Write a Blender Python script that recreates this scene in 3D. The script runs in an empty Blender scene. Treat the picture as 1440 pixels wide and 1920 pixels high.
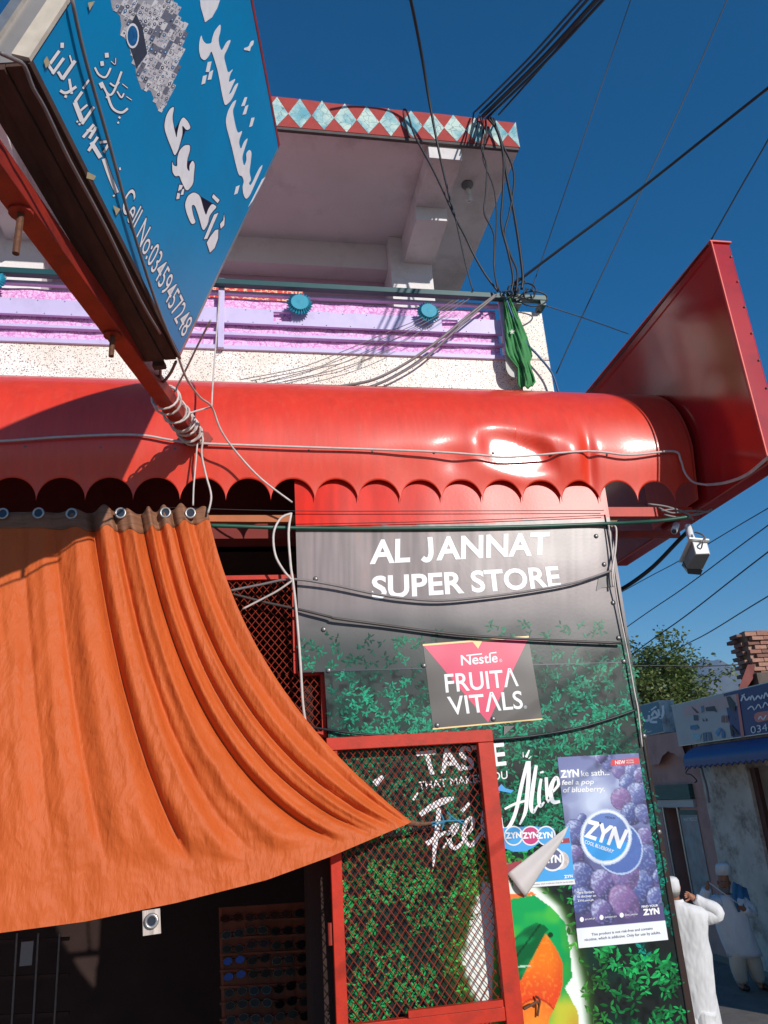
import bpy, bmesh, math, random
import numpy as np
from mathutils import Vector, Matrix, noise as mnoise

# ------------------------------------------------------------------ camera, sky, sun, exposure
CZ = 2.97                       # lens height above the street
FPX = 1440.0                    # focal length in pixels of the 1440 x 1920 photograph
YAW, PITCH, ROLL = (math.radians(a) for a in (10.9, 20.47, -3.86))
scene = bpy.context.scene
col = scene.collection
FW = np.array([math.sin(YAW) * math.cos(PITCH), math.cos(YAW) * math.cos(PITCH), math.sin(PITCH)])
_r0 = np.array([math.cos(YAW), -math.sin(YAW), 0.0])
_u0 = np.cross(_r0, FW)
RT = _r0 * math.cos(ROLL) + _u0 * math.sin(ROLL)
UP = np.cross(RT, FW)

cam = bpy.data.cameras.new('camera')
cam_o = bpy.data.objects.new('camera', cam)
col.objects.link(cam_o)
cam.sensor_fit = 'HORIZONTAL'
cam.sensor_width = 36.0
cam.lens = 36.0 * FPX / 1440.0
cam.clip_start = 0.05
cam.clip_end = 30000
m = Matrix(((RT[0], UP[0], -FW[0], 0), (RT[1], UP[1], -FW[1], 0), (RT[2], UP[2], -FW[2], CZ), (0, 0, 0, 1)))
cam_o.matrix_world = m
scene.camera = cam_o

SUN = Vector((0.47, -1.0, 0.42)).normalized()
w = bpy.data.worlds.new('World')
scene.world = w
w.use_nodes = True
wn = w.node_tree
bg = wn.nodes['Background']
sky = wn.nodes.new('ShaderNodeTexSky')
sky.sky_type = 'NISHITA'
sky.sun_disc = False
sky.sun_elevation = math.asin(SUN.z)
sky.sun_rotation = math.atan2(SUN.x, SUN.y)
sky.altitude = 900
sky.air_density = 1.15
sky.dust_density = 0.25
sky.ozone_density = 3.0
hs = wn.nodes.new('ShaderNodeHueSaturation')
hs.inputs['Saturation'].default_value = 1.42
wn.links.new(sky.outputs[0], hs.inputs['Color'])
wn.links.new(hs.outputs[0], bg.inputs[0])
bg.inputs[1].default_value = 0.108
sl = bpy.data.lights.new('sun', 'SUN')
sl.energy = 5.0
sl.angle = math.radians(0.55)
sl.color = (1.0, 0.95, 0.88)
so = bpy.data.objects.new('sun', sl)
col.objects.link(so)
so.location = (3, -8, 12)
so.rotation_euler = SUN.to_track_quat('Z', 'Y').to_euler()
vs = scene.view_settings
vs.view_transform = 'Standard'
vs.look = 'None'
vs.exposure = 0.0
vs.gamma = 1.0
vs.use_curve_mapping = False

# ------------------------------------------------------------------ helpers
rng = random.Random(7)

def ray(x, y):
    return FW + RT * (x - 720.0) / FPX - UP * (y - 960.0) / FPX
def at_y(x, y, Y):
    d = ray(x, y); return d * (Y / d[1])
def at_x(x, y, X):
    d = ray(x, y); return d * (X / d[0])
def at_z(x, y, Z):
    d = ray(x, y); return d * (Z / d[2])
def PY(Y):                      # a wall facing the camera side
    return lambda x, y, off=0.0: at_y(x, y, Y - off)
def PX(X):                      # a wall facing the street (towards -X)
    return lambda x, y, off=0.0: at_x(x, y, X - off)
def PP(P0, n):                  # any plane
    P0 = np.array(P0, float); n = np.array(n, float); n = n / np.linalg.norm(n)
    def f(x, y, off=0.0):
        d = ray(x, y); return d * (((P0 + n * off) @ n) / (d @ n))
    return f

def lin(v):
    v = v / 255.0
    return v / 12.92 if v <= 0.04045 else ((v + 0.055) / 1.055) ** 2.4
def c(r, g, b):
    return (lin(r), lin(g), lin(b), 1.0)
def lin_np(a):
    a = np.asarray(a, float) / 255.0
    return np.where(a <= 0.04045, a / 12.92, ((a + 0.055) / 1.055) ** 2.4)

class MB:
    def __init__(s):
        s.v = []; s.f = []; s.c = None
    def add(s, vs_, fs):
        o = len(s.v)
        s.v.extend([tuple(map(float, p)) for p in vs_])
        s.f.extend([tuple(o + i for i in f) for f in fs])
        return s
    def box(s, a, b):
        x0, y0, z0 = (min(a[i], b[i]) for i in range(3)); x1, y1, z1 = (max(a[i], b[i]) for i in range(3))
        return s.add([(x0, y0, z0), (x1, y0, z0), (x1, y1, z0), (x0, y1, z0), (x0, y0, z1), (x1, y0, z1), (x1, y1, z1), (x0, y1, z1)],
                     [(0, 3, 2, 1), (4, 5, 6, 7), (0, 1, 5, 4), (1, 2, 6, 5), (2, 3, 7, 6), (3, 0, 4, 7)])
    def obox(s, o, ax, ay, az):  # corner + three edge vectors
        o, ax, ay, az = (np.array(q, float) for q in (o, ax, ay, az))
        p = [o, o + ax, o + ax + ay, o + ay]
        p += [q + az for q in p]
        return s.add(p, [(0, 3, 2, 1), (4, 5, 6, 7), (0, 1, 5, 4), (1, 2, 6, 5), (2, 3, 7, 6), (3, 0, 4, 7)])
    def bar(s, a, b, wx, wz, up=(0, 0, 1)):  # rectangular bar from a to b
        a, b, up = (np.array(q, float) for q in (a, b, up))
        d = b - a; d /= np.linalg.norm(d)
        x = np.cross(d, up); x /= np.linalg.norm(x); z = np.cross(x, d)
        return s.obox(a - x * wx / 2 - z * wz / 2, x * wx, z * wz, b - a)
    def tube(s, pts, r, n=6, smooth=0, closed=False):
        P = [np.array(p, float) for p in pts]
        if smooth and len(P) > 2: P = catmull(P, smooth)
        N = len(P); rr = r if isinstance(r, (list, tuple)) else [r] * N
        if len(rr) != N: rr = list(np.interp(np.linspace(0, 1, N), np.linspace(0, 1, len(rr)), rr))
        vs_ = []; t0 = None; x = None
        for i in range(N):
            t = P[min(i + 1, N - 1)] - P[max(i - 1, 0)]
            L = np.linalg.norm(t); t = t / L if L > 1e-9 else np.array([0, 0, 1.0])
            if x is None:
                a = np.array([0, 0, 1.0]) if abs(t[2]) < .9 else np.array([1.0, 0, 0])
                x = np.cross(t, a)
            else:
                x = x - t * (x @ t)
            x = x / np.linalg.norm(x); y = np.cross(t, x)
            for k in range(n):
                q = 2 * math.pi * k / n
                vs_.append(P[i] + (x * math.cos(q) + y * math.sin(q)) * rr[i])
        fs = []
        for i in range(N - 1):
            for k in range(n):
                fs.append((i * n + k, i * n + (k + 1) % n, (i + 1) * n + (k + 1) % n, (i + 1) * n + k))
        if not closed:
            fs.append(tuple(range(n - 1, -1, -1))); fs.append(tuple((N - 1) * n + k for k in range(n)))
        return s.add(vs_, fs)
    def loft(s, rings, cap=True):  # rings of equal point counts
        n = len(rings[0]); vs_ = [p for r in rings for p in r]; fs = []
        for i in range(len(rings) - 1):
            for k in range(n):
                fs.append((i * n + k, i * n + (k + 1) % n, (i + 1) * n + (k + 1) % n, (i + 1) * n + k))
        if cap:
            fs.append(tuple(range(n - 1, -1, -1))); fs.append(tuple((len(rings) - 1) * n + k for k in range(n)))
        return s.add(vs_, fs)
    def ball(s, ctr, rx, ry=None, rz=None, nu=12, nv=8):
        ry = ry or rx; rz = rz or rx; ctr = np.array(ctr, float)
        rings = []
        for j in range(1, nv):
            a = math.pi * j / nv
            rings.append([ctr + np.array([rx * math.sin(a) * math.cos(2 * math.pi * k / nu), ry * math.sin(a) * math.sin(2 * math.pi * k / nu), -rz * math.cos(a)]) for k in range(nu)])
        return s.loft(rings)
    def poly(s, plane, pts, off=0.0):
        return s.add([plane(x, y, off) for x, y in pts], [tuple(range(len(pts)))])
    def slab_poly(s, plane, pts, off0, off1):   # polygon with thickness
        n = len(pts)
        a = [plane(x, y, off0) for x, y in pts]; b = [plane(x, y, off1) for x, y in pts]
        fs = [tuple(range(n)), tuple(range(2 * n - 1, n - 1, -1))] + [(i, n + i, n + (i + 1) % n, (i + 1) % n) for i in range(n)]
        return s.add(a + b, fs)
    def ribbon(s, plane, pts, wd, off=0.0, sm=5):   # brush stroke in photo pixels
        P = [np.array(p, float) for p in pts]
        if len(P) > 2 and sm: P = catmull(P, sm)
        N = len(P)
        W = [wd] * N if not isinstance(wd, (list, tuple)) else list(np.interp(np.linspace(0, 1, N), np.linspace(0, 1, len(wd)), wd))
        vs_ = []
        for i in range(N):
            t = P[min(i + 1, N - 1)] - P[max(i - 1, 0)]; L = np.hypot(*t); t = t / (L or 1)
            nn = np.array([-t[1], t[0]]) * W[i] / 2
            vs_.append(plane(*(P[i] + nn), off)); vs_.append(plane(*(P[i] - nn), off))
        return s.add(vs_, [(2 * i, 2 * i + 1, 2 * i + 3, 2 * i + 2) for i in range(N - 1)])
    def text(s, body, quad, plane, off=0.0, bold=0.0, outline=None, shear=0.0):
        V2, F2 = text2d(body, bold if outline is None else outline, shear)
        B2, _ = text2d(body, bold, shear)
        lo, hi = B2.min(0), B2.max(0)
        H = homog(quad)
        u = (V2[:, 0] - lo[0]) / (hi[0] - lo[0]); v = 1 - (V2[:, 1] - lo[1]) / (hi[1] - lo[1])
        q = H @ np.vstack([u, v, np.ones_like(u)])
        q = q[:2] / q[2]
        return s.add([plane(q[0, i], q[1, i], off) for i in range(len(u))], F2)
    def build(s, name, mat, parent=None, smooth=False, label=None, cat=None, group=None, kind=None, origin=None, bevel=0):
        A = np.array(s.v, float)
        if len(A) == 0: A = np.zeros((0, 3))
        A[:, 2] += CZ
        if parent is not None:
            O = np.array(wloc(parent))
        else:
            lo, hi = A.min(0), A.max(0)
            O = np.array([(lo[0] + hi[0]) / 2, (lo[1] + hi[1]) / 2, lo[2]]) if origin is None else np.array(origin, float) + [0, 0, CZ]
        me = bpy.data.meshes.new(name)
        me.from_pydata((A - O).tolist(), [], s.f)
        for q in (mat if isinstance(mat, (list, tuple)) else [mat]):
            me.materials.append(q)
        if smooth:
            me.polygons.foreach_set('use_smooth', [True] * len(me.polygons))
        if s.c is not None:
            at = me.color_attributes.new('Col', 'FLOAT_COLOR', 'POINT')
            cc = np.ones((len(A), 4)); cc[:, :3] = np.array(s.c)[:, :3]
            at.data.foreach_set('color', cc.ravel())
        me.update()
        o = bpy.data.objects.new(name, me)
        col.objects.link(o)
        if parent is not None:
            o.parent = parent
        else:
            o.location = O
        if bevel:
            b = o.modifiers.new('bevel', 'BEVEL'); b.width = bevel; b.segments = 2; b.limit_method = 'ANGLE'
        tag(o, label, cat, group, kind)
        return o

class Lines:
    """several pieces of lettering: every call becomes a part of its own"""
    def __init__(s): s.p = []
    def text(s, *a, **k): s.p.append(MB().text(*a, **k)); return s
    def ribbon(s, *a, **k): s.p.append(MB().ribbon(*a, **k)); return s
    def poly(s, *a, **k): s.p.append(MB().poly(*a, **k)); return s
    def build(s, name, mt, parent):
        for q in s.p: q.build(name, mt, parent)

def wloc(o):
    p = Vector((0, 0, 0))
    while o is not None:
        p = p + o.location; o = o.parent
    return p
def tag(o, label=None, cat=None, group=None, kind=None):
    if label: o['label'] = label
    if cat: o['category'] = cat
    if group: o['group'] = group
    if kind: o['kind'] = kind
    return o
def thing(name, loc, label, cat, group=None, kind=None):
    o = bpy.data.objects.new(name, None)
    o.empty_display_size = 0.1
    col.objects.link(o)
    o.location = (loc[0], loc[1], loc[2] + CZ)
    return tag(o, label, cat, group, kind)
def copy_tree(o, parent=None):
    q = o.copy(); col.objects.link(q); q.parent = parent
    for ch in list(o.children): copy_tree(ch, q)
    return q

def catmull(P, k):
    out = []
    for i in range(len(P) - 1):
        p0 = P[max(i - 1, 0)]; p1 = P[i]; p2 = P[i + 1]; p3 = P[min(i + 2, len(P) - 1)]
        for j in range(k):
            t = j / k
            out.append(0.5 * (2 * p1 + (p2 - p0) * t + (2 * p0 - 5 * p1 + 4 * p2 - p3) * t * t + (3 * p1 - p0 - 3 * p2 + p3) * t ** 3))
    out.append(P[-1])
    return out
def homog(q):
    src = [(0, 0), (1, 0), (1, 1), (0, 1)]
    A = []; b = []
    for (u, v), (x, y) in zip(src, q):
        A.append([u, v, 1, 0, 0, 0, -u * x, -v * x]); b.append(x)
        A.append([0, 0, 0, u, v, 1, -u * y, -v * y]); b.append(y)
    h = np.linalg.solve(np.array(A, float), np.array(b, float))
    return np.append(h, 1).reshape(3, 3)
_tc = {}
def text2d(body, bold=0.0, shear=0.0):
    key = (body, bold, shear)
    if key in _tc: return _tc[key]
    cu = bpy.data.curves.new('t', 'FONT')
    cu.body = body; cu.size = 1.0; cu.offset = bold; cu.resolution_u = 4; cu.shear = shear
    cu.fill_mode = 'FRONT'
    o = bpy.data.objects.new('t', cu); col.objects.link(o)
    dg = bpy.context.evaluated_depsgraph_get()
    me = bpy.data.meshes.new_from_object(o.evaluated_get(dg))
    V2 = np.array([(p.co.x, p.co.y) for p in me.vertices]); F2 = [tuple(p.vertices) for p in me.polygons]
    bpy.data.objects.remove(o); bpy.data.curves.remove(cu); bpy.data.meshes.remove(me)
    _tc[key] = (V2, F2)
    return _tc[key]

def mat(name, color, rough=0.6, metal=0.0, var=0.12, vscale=6.0, bump=0.0, bscale=40.0, attr=False, coat=0.0, stretch=None,
        dirt=None, dscale=3.0, damount=0.4, spec=0.5, trans=0.0, bump2=0.0, b2scale=4.0, bstretch=False, coat_r=.13):
    mt = bpy.data.materials.new(name); mt.use_nodes = True
    nt = mt.node_tree; N = nt.nodes; L = nt.links
    p = N['Principled BSDF']
    p.inputs['Roughness'].default_value = rough
    p.inputs['Metallic'].default_value = metal
    p.inputs['Specular IOR Level'].default_value = spec
    p.inputs['Coat Weight'].default_value = coat
    p.inputs['Coat Roughness'].default_value = coat_r
    geo = N.new('ShaderNodeNewGeometry')
    mp = N.new('ShaderNodeMapping'); L.new(geo.outputs['Position'], mp.inputs[0])
    if stretch: mp.inputs['Scale'].default_value = stretch
    if attr:
        a = N.new('ShaderNodeAttribute'); a.attribute_name = 'Col'; src = a.outputs['Color']
    else:
        rgb = N.new('ShaderNodeRGB'); rgb.outputs[0].default_value = color; src = rgb.outputs[0]
    if var:
        nz = N.new('ShaderNodeTexNoise'); nz.inputs['Scale'].default_value = vscale; nz.inputs['Detail'].default_value = 5
        L.new(mp.outputs[0], nz.inputs['Vector'])
        mr = N.new('ShaderNodeMapRange'); mr.inputs[1].default_value = 0.25; mr.inputs[2].default_value = 0.75
        mr.inputs[3].default_value = 1 - var; mr.inputs[4].default_value = 1 + var
        L.new(nz.outputs['Fac'], mr.inputs[0])
        mx = N.new('ShaderNodeMix'); mx.data_type = 'RGBA'; mx.blend_type = 'MULTIPLY'; mx.inputs[0].default_value = 1
        L.new(src, mx.inputs[6]); L.new(mr.outputs[0], mx.inputs[7]); src = mx.outputs[2]
    if dirt:
        nz = N.new('ShaderNodeTexNoise'); nz.inputs['Scale'].default_value = dscale; nz.inputs['Detail'].default_value = 8; nz.inputs['Roughness'].default_value = .7
        L.new(mp.outputs[0], nz.inputs['Vector'])
        mr = N.new('ShaderNodeMapRange'); mr.inputs[1].default_value = 0.5; mr.inputs[2].default_value = 0.72
        mr.inputs[3].default_value = 0; mr.inputs[4].default_value = damount
        L.new(nz.outputs['Fac'], mr.inputs[0])
        mx = N.new('ShaderNodeMix'); mx.data_type = 'RGBA'; mx.inputs[7].default_value = dirt
        L.new(mr.outputs[0], mx.inputs[0]); L.new(src, mx.inputs[6]); src = mx.outputs[2]
    L.new(src, p.inputs['Base Color'])
    nrm = None
    for st, sc_ in ((bump, bscale), (bump2, b2scale)):
        if st:
            nz = N.new('ShaderNodeTexNoise'); nz.inputs['Scale'].default_value = sc_; nz.inputs['Detail'].default_value = 4 if sc_ > 8 else 1
            L.new((mp if bstretch else geo).outputs['Vector' if bstretch else 'Position'], nz.inputs['Vector'])
            bp = N.new('ShaderNodeBump'); bp.inputs['Strength'].default_value = 1.0; bp.inputs['Distance'].default_value = st
            L.new(nz.outputs['Fac'], bp.inputs['Height'])
            if nrm: L.new(nrm, bp.inputs['Normal'])
            nrm = bp.outputs[0]
    if nrm:
        L.new(nrm, p.inputs['Normal']); L.new(nrm, p.inputs['Coat Normal'])
    if trans:
        tr = N.new('ShaderNodeBsdfTranslucent'); L.new(src, tr.inputs[0])
        if nrm: L.new(nrm, tr.inputs['Normal'])
        ms = N.new('ShaderNodeMixShader'); ms.inputs[0].default_value = trans
        L.new(p.outputs[0], ms.inputs[1]); L.new(tr.outputs[0], ms.inputs[2])
        L.new(ms.outputs[0], N['Material Output'].inputs['Surface'])
    return mt

def raster(name, plane, quad, nx, ny, fn, mt, parent, off, warp=None):
    """a printed picture: a grid of coloured points on a flat sheet"""
    H = homog(quad)
    uu, vv = np.meshgrid(np.linspace(0, 1, nx + 1), np.linspace(0, 1, ny + 1))
    u = uu.ravel(); v = vv.ravel()
    q = H @ np.vstack([u, v, np.ones_like(u)]); q = q[:2] / q[2]
    mb = MB()
    mb.v = [tuple(plane(q[0, i], q[1, i], off)) for i in range(len(u))]
    mb.f = [(j * (nx + 1) + i, j * (nx + 1) + i + 1, (j + 1) * (nx + 1) + i + 1, (j + 1) * (nx + 1) + i) for j in range(ny) for i in range(nx)]
    rgb = fn(u, v, q[0], q[1])
    mb.c = lin_np(np.clip(rgb, 0, 255))
    return mb.build(name, mt, parent)

def vnoise(x, y, s, seed=0):
    """smooth value noise, vectorised"""
    X = x / s; Y = y / s
    xi = np.floor(X).astype(int); yi = np.floor(Y).astype(int); fx = X - xi; fy = Y - yi
    fx = fx * fx * (3 - 2 * fx); fy = fy * fy * (3 - 2 * fy)
    def h(a, b):
        k = np.sin(a * 127.1 + b * 311.7 + seed * 74.7) * 43758.5453
        return k - np.floor(k)
    return (h(xi, yi) * (1 - fx) + h(xi + 1, yi) * fx) * (1 - fy) + (h(xi, yi + 1) * (1 - fx) + h(xi + 1, yi + 1) * fx) * fy
def blend(base, colr, a):
    a = np.clip(a, 0, 1)[:, None]
    return base * (1 - a) + np.array(colr, float) * a
def sstep(a, b, x):
    t = np.clip((x - a) / (b - a), 0, 1); return t * t * (3 - 2 * t)
def in_poly(x, y, poly):
    ins = False; n = len(poly); j = n - 1
    for i in range(n):
        xi, yi = poly[i]; xj, yj = poly[j]
        if (yi > y) != (yj > y) and x < (xj - xi) * (y - yi) / (yj - yi) + xi: ins = not ins
        j = i
    return ins
# ------------------------------------------------------------------ materials
M_RED = mat('red_painted_sheet', c(216, 52, 24), rough=.5, spec=.5, var=.10, vscale=9, dirt=c(214, 84, 58), dscale=16, damount=.45, stretch=(2.2, 2.2, .16), bump=.0003, bscale=60, bump2=.004, b2scale=1.8, coat=.5, coat_r=.19)
M_BOARD = mat('dark_red_gloss', c(164, 28, 28), rough=.16, var=.14, vscale=3, dirt=c(110, 25, 30), dscale=5, damount=.5, bump2=.004, b2scale=2.0, coat=.3)
M_GATE = mat('orange_red_enamel', c(184, 44, 22), rough=.5, spec=.3, var=.12, vscale=14, dirt=c(120, 40, 25), dscale=12, damount=.5, bump=.0005, bscale=90)
M_POLE = mat('worn_red_steel', c(150, 42, 26), rough=.5, var=.18, vscale=10, dirt=c(70, 30, 22), dscale=8, damount=.7, bump=.0006, bscale=70)
M_WHITEWASH = mat('grey_soffit_plaster', c(222, 217, 218), rough=.9, var=.08, vscale=2, bump=.003, bscale=40, dirt=c(160, 154, 152), dscale=1.6, damount=.6)
M_PINKWALL = mat('lilac_wall', c(190, 150, 168), rough=.85, var=.06, vscale=2, bump=.001, bscale=50)
M_LAV = mat('lavender_paint', c(196, 184, 222), rough=.45, var=.05, vscale=6, dirt=c(150, 140, 170), dscale=10, damount=.3)
M_TEAL = mat('teal_paint', c(40, 146, 172), rough=.6, var=.12, vscale=12)
M_RAILG = mat('dark_green_rail', c(28, 72, 74), rough=.4, var=.15, vscale=10)
M_DARKBEAM = mat('dark_edge_plaster', c(86, 80, 80), rough=.9, var=.2, vscale=12)
M_DIARED = mat('fascia_red_paint', c(158, 60, 56), rough=.85, var=.12, vscale=20, dirt=c(150, 70, 66), dscale=9, damount=.6, bump=.002, bscale=60)
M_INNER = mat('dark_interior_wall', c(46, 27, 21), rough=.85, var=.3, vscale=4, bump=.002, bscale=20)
M_UNDER = mat('maroon_lintel', c(120, 40, 34), rough=.8, var=.2, vscale=5)
M_CONC = mat('concrete', c(150, 142, 134), rough=.95, var=.15, vscale=4, bump=.003, bscale=30)
M_WIREB = mat('black_cable', c(34, 34, 38), rough=.5, var=.1)
M_WIREG = mat('grey_cable', c(120, 112, 112), rough=.5, var=.15, vscale=30)
M_WIREW = mat('dirty_white_cable', c(196, 184, 178), rough=.5, var=.15, vscale=30)
M_WIREGR = mat('green_cable', c(34, 82, 66), rough=.4, var=.15, vscale=20)
M_WHITE = mat('white_print', c(236, 235, 235), rough=.34, var=.05, vscale=20, spec=.15, bump2=.012, b2scale=2.3)
M_RAST = mat('printed_sheet', c(255, 255, 255), rough=.31, spec=.2, attr=True, var=.06, vscale=8, bump2=.012, b2scale=2.3, bump=.0002, bscale=60)
M_PAPER = mat('printed_paper', c(255, 255, 255), rough=.5, attr=True, var=.02, vscale=8)
M_SHEET = mat('panel_sheet', c(44, 40, 40), rough=.32, var=.1, bump2=.012, b2scale=2.3)
M_ALU = mat('aluminium_trim', c(176, 172, 168), rough=.35, metal=.7, var=.15, vscale=30)
M_STEEL = mat('grey_steel', c(120, 118, 118), rough=.4, metal=.6, var=.15, vscale=30)
M_RUST = mat('rusty_bolt', c(96, 60, 40), rough=.8, var=.4, vscale=60)
M_WHITEPL = mat('white_plastic', c(222, 222, 220), rough=.35, var=.04)
M_GREYPL = mat('grey_plastic', c(120, 122, 124), rough=.4, var=.06)
M_DARKPL = mat('dark_plastic', c(40, 46, 60), rough=.3, var=.06)

def node_terrazzo():
    mt = bpy.data.materials.new('terrazzo'); mt.use_nodes = True
    N = mt.node_tree.nodes; L = mt.node_tree.links; p = N['Principled BSDF']; p.inputs['Roughness'].default_value = .5
    g = N.new('ShaderNodeNewGeometry')
    base = c(226, 212, 196)
    nz = N.new('ShaderNodeTexNoise'); nz.inputs['Scale'].default_value = 2.5; nz.inputs['Detail'].default_value = 5; L.new(g.outputs['Position'], nz.inputs['Vector'])
    r0 = N.new('ShaderNodeValToRGB'); r0.color_ramp.elements[0].color = c(230, 219, 206); r0.color_ramp.elements[1].color = c(241, 236, 231)
    r0.color_ramp.elements[0].position = .38; r0.color_ramp.elements[1].position = .62
    L.new(nz.outputs['Fac'], r0.inputs[0]); src = r0.outputs[0]
    for sc_, th, cc, sd in ((66, .15, c(58, 54, 54), 0), (110, .2, c(130, 116, 104), 3.3), (84, .15, c(180, 140, 112), 7.1)):
        mp = N.new('ShaderNodeMapping'); mp.inputs['Location'].default_value = (sd, sd, sd); L.new(g.outputs['Position'], mp.inputs[0])
        n2 = N.new('ShaderNodeTexNoise'); n2.inputs['Scale'].default_value = 120; L.new(mp.outputs[0], n2.inputs['Vector'])
        ad = N.new('ShaderNodeVectorMath'); ad.operation = 'MULTIPLY_ADD'; ad.inputs[1].default_value = (.012,) * 3
        L.new(n2.outputs['Color'], ad.inputs[0]); L.new(mp.outputs[0], ad.inputs[2])
        vo = N.new('ShaderNodeTexVoronoi'); vo.inputs['Scale'].default_value = sc_; L.new(ad.outputs[0], vo.inputs['Vector'])
        sx = N.new('ShaderNodeSeparateColor'); L.new(vo.outputs['Color'], sx.inputs[0])
        m1 = N.new('ShaderNodeMath'); m1.operation = 'MULTIPLY'; m1.inputs[1].default_value = th * 2.2; L.new(sx.outputs[0], m1.inputs[0])
        lt = N.new('ShaderNodeMath'); lt.operation = 'LESS_THAN'; L.new(vo.outputs['Distance'], lt.inputs[0]); L.new(m1.outputs[0], lt.inputs[1])
        mx = N.new('ShaderNodeMix'); mx.data_type = 'RGBA'; mx.inputs[7].default_value = cc
        L.new(lt.outputs[0], mx.inputs[0]); L.new(src, mx.inputs[6]); src = mx.outputs[2]
    L.new(src, p.inputs['Base Color'])
    return mt
M_TERR = node_terrazzo()

def node_floral(name, ground, flower, edge, scale, thr=.3):
    mt = bpy.data.materials.new(name); mt.use_nodes = True
    N = mt.node_tree.nodes; L = mt.node_tree.links; p = N['Principled BSDF']; p.inputs['Roughness'].default_value = .7
    g = N.new('ShaderNodeNewGeometry')
    mp = N.new('ShaderNodeMapping'); mp.inputs['Scale'].default_value = (1, 0.001, 1); L.new(g.outputs['Position'], mp.inputs[0])
    n2 = N.new('ShaderNodeTexNoise'); n2.inputs['Scale'].default_value = scale * 1.6; n2.inputs['Detail'].default_value = 3; L.new(mp.outputs[0], n2.inputs['Vector'])
    ad = N.new('ShaderNodeVectorMath'); ad.operation = 'MULTIPLY_ADD'; ad.inputs[1].default_value = (.9 / scale,) * 3
    L.new(n2.outputs['Color'], ad.inputs[0]); L.new(mp.outputs[0], ad.inputs[2])
    vo = N.new('ShaderNodeTexVoronoi'); vo.feature = 'DISTANCE_TO_EDGE'; vo.inputs['Scale'].default_value = scale; L.new(ad.outputs[0], vo.inputs['Vector'])
    v2 = N.new('ShaderNodeTexVoronoi'); v2.inputs['Scale'].default_value = scale; L.new(ad.outputs[0], v2.inputs['Vector'])
    wv = N.new('ShaderNodeMath'); wv.operation = 'SINE'
    ml = N.new('ShaderNodeMath'); ml.operation = 'MULTIPLY'; ml.inputs[1].default_value = 26; L.new(v2.outputs['Distance'], ml.inputs[0]); L.new(ml.outputs[0], wv.inputs[0])
    r = N.new('ShaderNodeValToRGB'); e = r.color_ramp.elements
    e[0].position = .02; e[0].color = edge; e[1].position = .12; e[1].color = flower
    L.new(vo.outputs['Distance'], r.inputs[0])
    gt = N.new('ShaderNodeMath'); gt.operation = 'GREATER_THAN'; gt.inputs[1].default_value = thr; L.new(wv.outputs[0], gt.inputs[0])
    mx = N.new('ShaderNodeMix'); mx.data_type = 'RGBA'; mx.inputs[7].default_value = ground
    L.new(gt.outputs[0], mx.inputs[0]); L.new(r.outputs[0], mx.inputs[6]); L.new(mx.outputs[2], p.inputs['Base Color'])
    return mt
M_FLORAL = node_floral('magenta_floral_cloth', c(222, 152, 208), c(240, 196, 233), c(196, 116, 186), 22)
M_REDFLOR = node_floral('red_floral_cloth', c(206, 60, 52), c(214, 64, 52), c(246, 200, 160), 22, .97)

def node_crackle():
    mt = bpy.data.materials.new('pale_blue_cracked_paint'); mt.use_nodes = True
    N = mt.node_tree.nodes; L = mt.node_tree.links; p = N['Principled BSDF']; p.inputs['Roughness'].default_value = .8
    g = N.new('ShaderNodeNewGeometry')
    n1 = N.new('ShaderNodeTexNoise'); n1.inputs['Scale'].default_value = 7; n1.inputs['Detail'].default_value = 6; L.new(g.outputs['Position'], n1.inputs['Vector'])
    r = N.new('ShaderNodeValToRGB'); e = r.color_ramp.elements
    e[0].position = .4; e[0].color = c(98, 160, 176); e[1].position = .62; e[1].color = c(186, 206, 198)
    L.new(n1.outputs['Fac'], r.inputs[0])
    ad = N.new('ShaderNodeVectorMath'); ad.operation = 'MULTIPLY_ADD'; ad.inputs[1].default_value = (.08,) * 3
    L.new(n1.outputs['Color'], ad.inputs[0]); L.new(g.outputs['Position'], ad.inputs[2])
    vo = N.new('ShaderNodeTexVoronoi'); vo.feature = 'DISTANCE_TO_EDGE'; vo.inputs['Scale'].default_value = 16; L.new(ad.outputs[0], vo.inputs['Vector'])
    lt = N.new('ShaderNodeMath'); lt.operation = 'LESS_THAN'; lt.inputs[1].default_value = .018; L.new(vo.outputs['Distance'], lt.inputs[0])
    mx = N.new('ShaderNodeMix'); mx.data_type = 'RGBA'; mx.inputs[7].default_value = c(96, 116, 118)
    L.new(lt.outputs[0], mx.inputs[0]); L.new(r.outputs[0], mx.inputs[6]); L.new(mx.outputs[2], p.inputs['Base Color'])
    return mt
M_DIABLUE = node_crackle()

# ------------------------------------------------------------------ setting: ground, road, pavement, hills
GZ = -CZ
M_DIRT = mat('dusty_ground', c(150, 134, 114), rough=.95, var=.2, vscale=.5)
M_ASPH = mat('worn_asphalt', c(104, 99, 95), rough=.9, var=.25, vscale=3, bump=.006, bscale=60, dirt=c(140, 130, 118), dscale=1.6, damount=.6)
MB().add([(-4600, -4600, GZ), (4600, -4600, GZ), (4600, 4600, GZ), (-4600, 4600, GZ)], [(0, 1, 2, 3)]).build('ground', M_DIRT, kind='structure', origin=(0, 0, GZ))
MB().add([(4.9, -30, GZ + .004), (8.0, -30, GZ + .004), (8.0, 90, GZ + .004), (4.9, 90, GZ + .004)], [(0, 1, 2, 3)]).build('road', M_ASPH, kind='structure')
MB().box((-6, -8, GZ + .002), (4.9, 24, GZ + .31)).build('pavement', M_CONC, kind='structure')

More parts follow.
